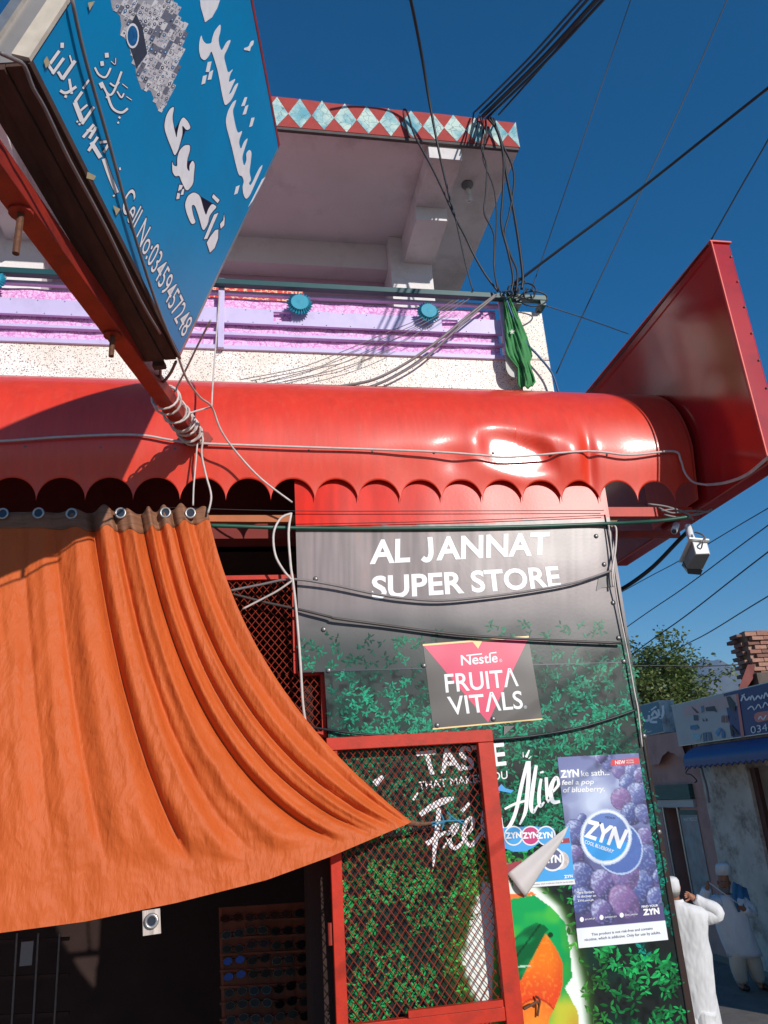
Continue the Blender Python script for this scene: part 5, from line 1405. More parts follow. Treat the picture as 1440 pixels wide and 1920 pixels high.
# ------------------------------------------------------------------ security camera
def cctv():
    t = thing('security_camera', at_y(1298, 1078, 3.8), 'grey white security camera on a short arm under the awning corner', 'camera')
    rear = [(1297, 1015), (1326, 1018), (1332, 1040), (1303, 1041)]
    def ring(q, Y): return [at_y(x, y, Y) for x, y in q]
    def lerp(a, b, k): return [(p[0] * (1 - k) + r[0] * k, p[1] * (1 - k) + r[1] * k) for p, r in zip(a, b)]
    front = [(1281, 1052), (1314, 1058), (1318, 1068), (1288, 1067)]
    MB().loft([ring(lerp(rear, front, k), 3.70 + .2 * k) for k in (0, .3, .6, 1)]).build('body', M_GREYPL, t, bevel=.006)
    cap = [(1299, 1017), (1325, 1020), (1330, 1038), (1305, 1039)]
    MB().loft([ring(cap, 3.676), ring(rear, 3.697)]).build('rear_cap', M_WHITEPL, t, bevel=.004)
    MB().loft([ring(lerp(rear, front, 1.01), 3.902), ring([(1278, 1060), (1312, 1066), (1314, 1078), (1290, 1076)], 3.95)]).build('lens_hood', M_DARKPL, t)
    sh = [at_y(1293, 1010, 3.67), at_y(1330, 1013, 3.67), at_y(1312, 1052, 3.96), at_y(1273, 1055, 3.96)]
    MB().loft([sh, [p + np.array([0, 0, .008]) for p in sh]]).build('sun_shield', M_WHITEPL, t)
    MB().tube([at_y(1290, 986, 3.84), at_y(1294, 1004, 3.82), at_y(1301, 1018, 3.80)], .020, 8).build('arm', M_WHITEPL, t, smooth=True)
    MB().tube([at_y(1315, 1028, 3.67), at_y(1318, 1016, 3.64), at_y(1322, 1010, 3.66), at_y(1316, 1002, 3.72), at_y(1303, 998, 3.78)], .005, 6, 4).build('lead', M_WIREG, t)
    t2 = thing('pipe_end', at_y(1265, 998, 3.95), 'short white plastic pipe end beside the security camera', 'pipe')
    MB().tube([at_y(1268, 984, 4.0), at_y(1264, 996, 3.93)], .019, 12).build('tube', M_WHITEPL, t2, smooth=True)
    MB().tube([at_y(1264.2, 995, 3.935), at_y(1263.8, 996.6, 3.925)], .014, 12).build('bore_shade', M_DARKPL, t2)  # dark plug put in as the shade inside the pipe
cctv()

# ------------------------------------------------------------------ inside the shop: rack of sunglasses
RK = PY(5.3)
rack = thing('sunglasses_rack', RK(515, 1960), 'brown board rack for sunglasses inside the dark shop', 'rack')
M_RACK = mat('brown_rack_board', c(112, 60, 36), rough=.7, var=.25, vscale=6)
MB().slab_poly(RK, [(410, 1702), (622, 1688), (650, 1985), (418, 1985)], 0, -.03).build('board', M_RACK, rack)
for y in np.linspace(1722, 1966, 9):
    MB().bar(RK(412, y + 7, .012), RK(630, y - 3, .012), .02, .012).build('rail', M_RACK, rack)
for k in range(6):
    x = 412 + k * 43
    MB().slab_poly(RK, [(x, 1703 - k * 2.5), (x + 4, 1703 - k * 2.5), (x + 12 + k, 1985), (x + 7 + k, 1985)], .012, .001).build('divider', M_RACK, rack)
M_FR = mat('black_frames', c(26, 24, 26), rough=.25, var=.1)
M_LENS = mat('dark_lens', c(12, 11, 13), rough=.3, spec=.2, var=0)
M_LENSB = mat('blue_mirror_lens', c(40, 70, 150), rough=.05, metal=.7, var=0)
def glasses_meshes():
    fr = MB(); le = MB()
    for s in (-1, 1):
        ring = [(s * .036 + .028 * math.cos(k * .524), -.004, .021 * math.sin(k * .524)) for k in range(13)]
        fr.tube(ring, .0032, 5, closed=True)
        fr.tube([(s * .064, -.004, .010), (s * .066, .05, .012), (s * .05, .06, .005)], .003, 5)
    fr.tube([(-.010, -.006, .006), (0, -.008, .010), (.010, -.006, .006)], .003, 5)
    le.add([(.027 * math.cos(k * .524), -.003 - .004 * (1 if k % 2 else .8), .020 * math.sin(k * .524)) for k in range(12)], [tuple(range(12))])
    return fr, le
ordn = ['first', 'second', 'third', 'fourth', 'fifth', 'sixth', 'seventh', 'eighth', 'ninth']
proto = None
for j in range(8):
    for i in range(5):
        px_ = 434 + i * 46 + j * 1.6; py_ = 1722 + j * 27 - i * 3 + rng.uniform(-3, 3)
        p = RK(px_, py_, .03)
        lab = f'pair of dark sunglasses on the rack, {ordn[i]} column, {ordn[j]} row down'
        if proto is None:
            proto = thing('sunglasses', p, lab, 'sunglasses', 'sunglasses hanging on the rack')
            fr, le = glasses_meshes()
            fr.v = [(a + p[0], b + p[1], q + p[2]) for a, b, q in fr.v]
            fr.build('frame', M_FR, proto)
            for s in (-1, 1):
                l2 = MB(); l2.v = [(a + p[0] + s * .036, b + p[1], q + p[2]) for a, b, q in le.v]; l2.f = le.f
                l2.build('lens', M_LENS, proto)
            g = proto
        else:
            g = copy_tree(proto)
            g.location = (p[0], p[1], p[2] + CZ); g['label'] = lab
        g.rotation_euler = (rng.uniform(-.25, .1), rng.uniform(-.12, .12), rng.uniform(-.15, .15))
        if i == 0 and j in (3, 4):
            for ch in g.children:
                if ch.name.startswith('lens'):
                    ch.data = ch.data.copy(); ch.data.materials[0] = M_LENSB
            g['label'] = f'pair of blue mirrored sunglasses on the rack, first column, {ordn[j]} row down'
# dim goods on the left: hanging packets and a shelf frame
shf = thing('shop_shelf', at_y(90, 1990, 5.6), 'dark shelf frame with thin upright rods at the left inside the shop', 'shelf')
for k, x in enumerate((32, 72, 112)):
    MB().tube([at_y(x, 1750, 5.6), at_y(x - 14, 1985, 5.6)], .006, 6).build('rod', M_STEEL, shf)
for y in (1760, 1828, 1900):
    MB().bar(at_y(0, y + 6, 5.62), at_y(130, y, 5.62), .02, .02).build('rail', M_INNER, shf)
MB().obox(at_y(36, 1812, 5.6), (.07, 0, 0), (0, .05, 0), (0, 0, .13)).build('packet', M_GREYPL, shf)
# ------------------------------------------------------------------ shops across the side street
XF = 8.3
PF = PX(XF)
F7 = lambda pts: [(1180 + a * .18056, 1180 + b * .18056) for a, b in pts]
M_PINKP = mat('dusty_pink_plaster', c(198, 150, 138), rough=.9, var=.12, vscale=2, dirt=c(140, 104, 96), dscale=2.5, damount=.5, bump=.004, bscale=14)
M_OLDP = mat('peeling_whitewash', c(206, 190, 176), rough=.95, var=.2, vscale=3, dirt=c(120, 98, 84), dscale=3.2, damount=.95, bump=.012, bscale=12)
M_DARK = mat('painted_opening_shade', c(28, 26, 28), rough=.9, var=.1)  # dark colour painted in for the shade inside the shop openings
M_SHUT = mat('green_shutter', c(40, 84, 80), rough=.5, var=.1)
M_NAVY = mat('navy_sign_print', c(34, 46, 110), rough=.4, var=.06)
M_TEALS = mat('teal_sign_print', c(20, 104, 130), rough=.4, var=.06)
M_SIGNG = mat('grey_sign_print', c(184, 178, 176), rough=.45, var=.08, vscale=2)
M_SALMON = mat('salmon_print', c(216, 120, 110), rough=.45, var=.06)
M_BLUEAWN = mat('blue_awning_sheet', c(40, 62, 120), rough=.4, var=.12, vscale=3)
# pink shop
ps = thing('pink_shop', (10.5, 16, GZ), 'pink plastered shop with pointed arch fringe and green shutter box across the street', 'building')
MB().box((XF, 15.55, GZ), (13, 24, .85)).build('wall', M_PINKP, ps)
MB().box((XF, 13.72, GZ), (13, 14.84, -.36)).build('wall', M_PINKP, ps)
MB().box((XF, 13.72, -.358), (13, 15.549, .85)).build('wall', M_PINKP, ps)
MB().box((8.75, 14.841, GZ), (9.0, 15.549, -.36)).build('doorway_shade', M_DARK, ps)  # solid dark block in place of the shaded room behind the door
MB().box((XF + .02, 14.841, -.52), (XF + .12, 15.549, -.37)).build('lintel', M_SIGNG, ps)
MB().slab_poly(PF, F7([(100, 1118), (512, 1062), (560, 1250), (602, 1368), (570, 1382), (540, 1328), (502, 1330), (470, 1290), (430, 1284), (400, 1262), (376, 1290), (345, 1312), (330, 1350), (310, 1400), (230, 1410), (200, 1370), (120, 1330)]), .18, .02).build('arch_fringe', M_PINKP, ps)
sh = MB()
for k in range(7):
    z = -.09 - k * .038
    sh.box((XF - .10 + .006 * (k % 2), 14.2, z - .037), (XF - .002, 17.5, z))
sh.build('shutter_box', M_SHUT, ps)
MB().box((XF - .06, 14.2, -.50), (XF - .003, 15.56, -.366)).build('fascia_board', M_SIGNG, ps)
for y in (14.86, 15.42):
    MB().box((XF - .03, y, GZ), (XF + .01, y + .05, -.505)).build('door_post', M_ALU, ps)
MB().box((XF - .02, 14.22, -2.2), (XF - .004, 14.84, -.56)).build('window_poster', mat('faded_poster', c(150, 150, 148), rough=.5, var=.3, vscale=5, dirt=c(190, 120, 110), dscale=4, damount=.7), ps)
MB().box((XF - .03, 14.22, -.64), (XF - .021, 14.84, -.56)).build('poster_head', M_SHUT, ps)
MB().text('SMART MEDICOS', F7([(560, 1960), (700, 1950), (703, 1985), (563, 1995)]), PX(XF - .032), .0).build('lettering', M_WHITE, ps)
# teal sign
ts = thing('shop_sign', (8.3, 16, .87), 'teal sign with white Urdu lettering above the pink shop', 'sign')
MB().box((8.10, 14.52, .88), (8.42, 18.5, 1.50)).build('box', mat('white_sign_end', c(206, 200, 192), rough=.6, var=.15, vscale=8, dirt=c(60, 56, 54), dscale=5, damount=.8), ts)
MB().box((8.093, 14.54, .90), (8.0995, 18.5, 1.48)).build('teal_face', M_TEALS, ts)
PT = PX(8.093)
lt = Lines()
lt.text('\ufee3\ufef4\ufe88'[:2] + '\ufe88', F7([(95, 870), (200, 850), (205, 975), (100, 985)]), PT, .003) if False else None
for pts, wd in (([(348, 790), (352, 870), (332, 920), (312, 905)], 4.5), ([(300, 830), (318, 915)], 4), ([(232, 900), (262, 850), (292, 905), (238, 925), (222, 960), (290, 962)], 4.5), ([(225, 840), (280, 800)], 3),
                ([(205, 890), (196, 945), (150, 940), (140, 905)], 4.5), ([(150, 930), (118, 945), (105, 905)], 4.5), ([(100, 945), (92, 880)], 4), ([(120, 870), (128, 880)], 3.5), ([(140, 975), (146, 985)], 3.5), ([(205, 850), (210, 860)], 3)):
    lt.ribbon(PT, F7(pts), wd, .004)
lt.text('ڈاکٹر' if False else 'dr. zubair', F7([(120, 1062), (235, 1045), (236, 1066), (122, 1083)]), PT, .004)
lt.build('lettering', M_WHITE, ts)
# shoe shop
ss = thing('shoe_shop', (10.5, 10.5, GZ), 'plastered brick shop with flaking whitewash pillar across the street', 'building')
MB().box((XF - .08, 12.32, GZ), (13, 13.715, .60)).build('pillar', M_OLDP, ss)
MB().box((XF + .05, 7.7, .12), (13, 12.315, 1.36)).build('wall', M_OLDP, ss)
MB().box((XF - .08, 7.7, GZ), (13, 8.2, .118)).build('wall', M_OLDP, ss)
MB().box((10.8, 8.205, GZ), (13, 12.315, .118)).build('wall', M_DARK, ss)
MB().box((XF + .02, 12.321, .605), (13, 13.715, 1.36)).build('wall', M_OLDP, ss)
MB().box((XF, 8.205, GZ), (10.8, 12.318, GZ + .14)).build('step', M_CONC, ss)
MB().box((XF - .02, 12.19, GZ), (XF + .06, 12.315, .10)).build('door_frame', mat('brown_door_frame', c(96, 56, 44), rough=.7, var=.2), ss)
# shoe sign and navy sign are one long board on the wall
PS = PX(8.08)
ns = thing('shop_sign', (8.14, 11.5, .58), 'long sign with grey shoe pictures and navy half with phone number', 'sign')
MB().box((8.085, 12.30, .60), (8.2, 14.05, 1.33)).build('grey_board', M_SIGNG, ns)
MB().box((8.085, 7.6, .60), (8.2, 12.298, 1.33)).build('navy_board', M_NAVY, ns)
MB().box((8.08, 7.6, 1.331), (8.205, 14.06, 1.345)).build('edge_trim', M_ALU, ns)
MB().box((8.08, 7.6, .585), (8.205, 14.06, .599)).build('edge_trim', M_ALU, ns)
MB().poly(PS, F7([(560, 800), (1120, 668), (1125, 790), (570, 905)]), .002).build('pink_corner', mat('pale_pink_print', c(206, 170, 164), rough=.5, var=.1), ns)
MB().poly(PS, F7([(1105, 672), (1130, 666), (1195, 1115), (1162, 1122)]), .004).build('salmon_stripe', M_SALMON, ns)
shoes = [([(640, 795), (690, 830), (725, 865), (700, 872), (655, 820)], (96, 60, 58)), ([(745, 800), (775, 790), (780, 850), (750, 870)], (80, 120, 150)), ([(790, 810), (885, 795), (912, 865), (880, 850), (795, 850)], (52, 54, 66)), ([(1005, 700), (1045, 695), (1105, 770), (1095, 850), (1060, 850), (1030, 790)], (56, 60, 66)),
         ([(665, 890), (690, 890), (690, 950), (668, 945)], (70, 80, 100)), ([(692, 890), (712, 895), (712, 950), (694, 945)], (74, 84, 100)), ([(755, 920), (780, 950), (765, 960)], (90, 90, 110)), ([(790, 915), (810, 945), (795, 962)], (90, 90, 110)),
         ([(955, 900), (985, 890), (985, 970), (955, 965)], (150, 96, 96)), ([(1000, 890), (1025, 900), (1025, 965), (1000, 970)], (150, 96, 96)), ([(630, 1000), (700, 990), (725, 1025), (690, 1045), (635, 1040)], (70, 120, 160)), ([(645, 1085), (745, 1090), (735, 1145), (690, 1150), (655, 1120)], (150, 190, 200)),
         ([(760, 1075), (800, 1070), (805, 1165), (770, 1165)], (90, 110, 130)), ([(812, 1068), (845, 1070), (860, 1150), (825, 1160)], (90, 110, 130)), ([(890, 1080), (930, 1020), (955, 1030), (920, 1110)], (80, 150, 190)), ([(950, 1030), (990, 1070), (990, 1130), (960, 1130)], (60, 120, 170)), ([(1040, 1000), (1062, 990), (1085, 1100), (1060, 1115)], (30, 30, 36)), ([(1062, 995), (1138, 1085), (1115, 1100), (1075, 1040)], (30, 30, 36)), ([(1070, 905), (1090, 930), (1105, 910), (1090, 938)], (120, 110, 110))]
for k, (pts, cc) in enumerate(shoes):
    MB().poly(PS, F7(pts), .005 + .0005 * (k % 4)).build('shoe_print', mat('shoe_print', c(*cc), rough=.5, var=.3, vscale=30), ns)
lt = Lines()
for pts, wd in (([(1160, 745), (1185, 690), (1215, 735), (1250, 700)], 3), ([(1255, 735), (1275, 690), (1300, 740)], 3), ([(1310, 730), (1335, 690), (1365, 720), (1380, 680)], 3), ([(1395, 720), (1415, 660), (1440, 700)], 3), ([(1165, 690), (1200, 672)], 2),
                ([(1228, 830), (1270, 800), (1300, 840)], 2.4), ([(1310, 830), (1340, 780), (1370, 822)], 2.4), ([(1385, 815), (1410, 760), (1440, 790)], 2.4), ([(1460, 700), (1500, 650)], 3)):
    lt.ribbon(PS, F7(pts), wd, .004)
lt.text('03459', F7([(1255, 1010), (1545, 955), (1555, 1030), (1265, 1085)]), PS, .004, bold=.0)
lt.build('lettering', M_WHITE, ns)
MB().poly(PS, F7([(1300, 880), (1330, 862), (1600, 820), (1610, 905), (1340, 965), (1310, 955), (1295, 920)]), .004).build('salmon_pill', M_SALMON, ns)
lt = Lines()
lt.ribbon(PS, F7([(1340, 935), (1360, 905), (1390, 935), (1420, 890)]), 2.4, .006)
lt.build('lettering', M_WHITE, ns)
# blue awning
ba = thing('small_awning', (8.0, 10.8, .15), 'dark blue scalloped metal awning over the shoe shop opening', 'awning')
mb = MB(); n1, n2 = 220, 12
for i in range(n1 + 1):
    y = 13.36 - (13.36 - 8.0) * i / n1
    sc = .045 * abs(math.sin((13.36 - y) / .16 * math.pi))
    for j in range(n2 + 1):
        a = j / n2
        if a < .35: X = 7.72; z = .15 + sc * (1 - a / .35) + (.30 - .15) * (a / .35)
        else:
            q = (a - .35) / .65 * math.pi / 2; X = 8.22 - .5 * math.cos(q); z = .30 + .25 * math.sin(q)
        mb.v.append((X, y, z))
mb.f = [(i * (n2 + 1) + j, (i + 1) * (n2 + 1) + j, (i + 1) * (n2 + 1) + j + 1, i * (n2 + 1) + j + 1) for i in range(n1) for j in range(n2)]
o = mb.build('sheet', M_BLUEAWN, ba, smooth=True); sm = o.modifiers.new('t', 'SOLIDIFY'); sm.thickness = .01
pr = [(8.22 - .5 * math.cos(k * math.pi / 16), .30 + .25 * math.sin(k * math.pi / 16)) for k in range(9)] + [(8.22, .2), (7.72, .2)]
MB().add([(a, 13.362, b) for a, b in pr] + [(a, 13.372, b) for a, b in pr], [tuple(range(11)), tuple(range(21, 10, -1))] + [(i, (i + 1) % 11, 11 + (i + 1) % 11, 11 + i) for i in range(11)]).build('end_cheek', M_BLUEAWN, ba)
# brick stair tower on the roof
bt = thing('brick_tower', (9.4, 13, 1.36), 'unplastered red brick tower on the shoe shop roof', 'tower')
M_MORT = mat('mortar', c(150, 124, 108), rough=.95, var=.2, vscale=10)
M_BRK = [mat('brick_clay', c(*q), rough=.9, var=.2, vscale=25, bump=.002, bscale=60) for q in ((142, 100, 86), (128, 92, 80), (156, 116, 100), (118, 84, 74))]
YB = 12.2
bx0 = at_y(1402, 1215, YB)[0]; bz0 = 1.37; bz1 = at_y(1410, 1188, YB)[2]
core = MB(); core.box((bx0 + .03, YB + .02, bz0), (bx0 + 1.5, YB + .4, bz1 - .01)); core.build('core', M_MORT, bt)
meshes = []
for q in range(4):
    b = bmesh.new(); bmesh.ops.create_cube(b, size=1)
    for v in b.verts:
        v.co = Vector((v.co.x * .215 + rng.uniform(-.006, .006), v.co.y * .10, v.co.z * .062 + rng.uniform(-.004, .004)))
    me = bpy.data.meshes.new('brick'); b.to_mesh(me); b.free(); me.materials.append(M_BRK[q]); meshes.append(me)
root = Vector(bt.location)
nrow = int((bz1 - bz0) / .075) + 1
for r_ in range(nrow):
    z = bz0 + .04 + r_ * .075
    out = -.05 if z > bz1 - .13 else 0
    for k in range(-1, 6):
        x = bx0 + .11 + k * .232 + (.116 if r_ % 2 else 0) + (-.06 if out else 0)
        if x - .11 < bx0 - .09: continue
        if x - .11 > bx0 + 1.2: continue
        o = bpy.data.objects.new('brick', rng.choice(meshes)); col.objects.link(o); o.parent = bt
        o.location = Vector((x, YB + .0 + out + rng.uniform(-.006, .006), z + CZ)) - root
        o.rotation_euler = (0, rng.uniform(-.02, .02), rng.uniform(-.03, .03))
for r_ in range(2):
    for k in range(2):
        o = bpy.data.objects.new('brick', rng.choice(meshes)); col.objects.link(o); o.parent = bt
        o.location = Vector((bx0 + .16 + k * .23, YB + .1, bz1 + .03 + r_ * .001 + CZ)) - root if r_ == 0 else Vector((bx0 + .2 + k * .21, YB + .22, bz1 + .03 + CZ)) - root
for r_ in range(nrow):                       # side return bricks
    z = bz0 + .04 + r_ * .075
    for k in range(1):
        o = bpy.data.objects.new('brick', rng.choice(meshes)); col.objects.link(o); o.parent = bt
        o.location = Vector((bx0 + .0 + (-.05 if z > bz1 - .13 else 0), YB + .2 + k * .232 + (.116 if r_ % 2 else 0), z + CZ)) - root
        o.rotation_euler = (0, 0, math.pi / 2)
MB().slab_poly(PY(12.05), [(1384, 1293), (1402, 1246), (1416, 1246), (1412, 1272), (1400, 1290)], .0, -.35).build('stair_slab', mat('maroon_slab', c(112, 62, 58), rough=.9, var=.2, vscale=5), bt)
MB().box((bx0 - .1, YB - .22, 1.362), (bx0 + 1.6, YB - .1, at_y(1410, 1262, YB - .2)[2])).build('parapet', mat('stained_plaster', c(86, 76, 70), rough=.95, var=.3, vscale=6), bt)
# cables on the corner between the two shops
MB().tube([at_x(x, y, 8.15) for x, y in F7([(640, 1190), (650, 1260), (640, 1400), (585, 1490), (640, 1510), (700, 1570), (680, 1590)])], .012, 5, 4).build('wall_cable', M_WIREB, None, label='black cable dangling down the pink shop corner', cat='cable')
MB().tube([at_x(x, y, 8.12) for x, y in F7([(690, 1190), (715, 1290), (740, 1400), (770, 1520), (800, 1620), (830, 1800)])], .02, 6, 4).build('wall_cable', M_WIREG, None, label='grey conduit running down the edge of the whitewashed pillar', cat='cable')
MB().bar(at_x(1265, 1322, 8.4), at_x(1290, 1362, 8.4), .03, .03).build('metal_strut', M_ALU, None, label='slanting metal strut between the teal sign and the shoe sign', cat='strut')

# ------------------------------------------------------------------ tree behind the shops
def tree():
    YT = 24.0
    base = at_y(1258, 1400, YT); base[2] = GZ
    t = thing('tree', base, 'leafy green tree rising behind the teal sign', 'tree')
    r = random.Random(21)
    M_BARK = mat('bark', c(84, 66, 52), rough=.95, var=.3, vscale=6, bump=.02, bscale=10)
    lobes = [(1235, 1262, 1.25), (1205, 1280, 1.1), (1248, 1300, 1.1), (1288, 1322, .6), (1222, 1300, 1.2), (1265, 1268, .6), (1325, 1332, .42), (1240, 1240, .75), (1185, 1262, .7), (1305, 1335, .5), (1200, 1315, 1.1), (1270, 1256, .45), (1245, 1328, 1.2), (1280, 1335, 1.0)]
    cs = [(at_y(x, y, YT + r.uniform(-1.2, 1.2)), s) for x, y, s in lobes]
    tb = MB(); fork = base + np.array([0, 0, 3.0])
    tb.tube([base, base + np.array([.1, 0, 1.6]), fork], [.28, .22, .18], 8, 3)
    tb.build('trunk', M_BARK, t, smooth=True)
    lb = MB()
    for p, s in cs:
        lb.tube([fork - np.array([0, 0, .1]), (fork + p) / 2 + np.array([r.uniform(-.2, .2), 0, .1]), p], [.10, .06, .02], 6, 4)
    lb.build('branches', M_BARK, t, smooth=True)
    cr = MB(); cr.c = []
    for p, s in cs:
        n = int(1700 * s * s)
        tw = [p + np.array([r.gauss(0, 1), r.gauss(0, 1), r.gauss(0, .8)]) * s * .55 for _ in range(int(34 * s * s) + 8)]
        for _ in range(n):
            q0 = r.choice(tw); q = q0 + np.array([r.gauss(0, .17), r.gauss(0, .17), r.gauss(0, .13)])
            L = r.uniform(.09, .17); a = r.uniform(0, 6.28); b = r.uniform(-.9, .5)
            dv = np.array([math.cos(a) * math.cos(b), math.sin(a) * math.cos(b), math.sin(b)]) * L
            sv = np.cross(dv, [r.gauss(0, 1), r.gauss(0, 1), r.gauss(0, 1)]); sv = sv / (np.linalg.norm(sv) + 1e-6) * L * .30
            cr.add([q, q + dv * .45 + sv, q + dv, q + dv * .45 - sv], [(0, 1, 2, 3)])
            g = r.uniform(.7, 1.3); cc = np.array([.085, .13, .03]) * g
            if r.random() < .2: cc = np.array([.15, .17, .05]) * g
            cr.c += [cc] * 4
    cr.c = np.array(cr.c)
    cr.build('crown', mat('leaf_green', c(60, 90, 40), attr=True, rough=.5, var=.15, vscale=2, trans=.3), t, kind='stuff')
tree()

# ------------------------------------------------------------------ two men in the street
def skin_body(name, joints, edges, mt, parent, sub=2):
    """one continuous skinned figure from joints (point, radius)"""
    O = np.array(wloc(parent))
    me = bpy.data.meshes.new(name)
    me.from_pydata([tuple(np.array(p) + [0, 0, CZ] - O) for p, r in joints], edges, [])
    me.materials.append(mt)
    o = bpy.data.objects.new(name, me); col.objects.link(o); o.parent = parent
    sk = o.modifiers.new('skin', 'SKIN')
    sk.use_smooth_shade = True
    lay = me.skin_vertices[0] if len(me.skin_vertices) else None
    if lay is None:
        bpy.context.view_layer.objects.active = o
        bpy.ops.mesh.customdata_skin_add(); lay = me.skin_vertices[0]
    for i, (p, r) in enumerate(joints):
        rr = r if isinstance(r, tuple) else (r, r)
        lay.data[i].radius = rr
    lay.data[0].use_root = True
    ss_ = o.modifiers.new('sub', 'SUBSURF'); ss_.levels = sub; ss_.render_levels = sub
    return o
M_SKIN = mat('brown_skin', c(150, 100, 76), rough=.55, var=.08, vscale=20)
M_WCLOTH = mat('white_cotton', c(206, 206, 208), rough=.75, var=.04, vscale=6, bump=.022, bscale=7, stretch=(2, 2, .45), bstretch=True)
M_GCLOTH = mat('pale_grey_cotton', c(214, 217, 226), rough=.8, var=.06, vscale=6, bump=.022, bscale=6, stretch=(2, 2, .45), bstretch=True)
M_BEIGE = mat('beige_trousers', c(204, 190, 174), rough=.8, var=.06, vscale=6, bump=.004, bscale=14)
M_BLUESH = mat('blue_shawl', c(60, 120, 166), rough=.85, var=.2, vscale=14, bump=.006, bscale=16)
M_SHOE = mat('dark_leather', c(52, 36, 32), rough=.5, var=.2, vscale=20)
M_BEARD = mat('grey_beard', c(120, 112, 106), rough=.9, var=.2, vscale=40, bump=.004, bscale=80)
M_HAIR = mat('grey_hair', c(110, 104, 100), rough=.9, var=.2, vscale=40)

class Fig:
    def __init__(s, zc, vx):
        s.zc = zc
        s.e2 = np.array([FW[0], FW[1], 0]) / math.hypot(FW[0], FW[1])
        q = ray(*vx); s.v = np.array([q[0], q[1], 0]) / math.hypot(q[0], q[1])
        s.r = np.array([s.v[1], -s.v[0], 0])
    def P(s, x, y, off=0.0):
        return ray(x, y) * s.zc + s.v * off
    def k(s): return s.zc / FPX
    def ring(s, x, y, w_, dp, off=0.0, n=20, wob=0.0, tilt=0.0):
        ctr = s.P(x, y, off); out = []
        for i in range(n):
            a = 2 * math.pi * i / n
            q = 1 + wob * math.sin(a * 5 + y * .05) + wob * .6 * math.sin(a * 9 + y * .11)
            out.append(ctr + s.r * (w_ * s.k() * math.cos(a) * q) + s.v * (dp * s.k() * math.sin(a) * q) + np.array([0, 0, tilt * w_ * s.k() * math.cos(a)]))
        return out

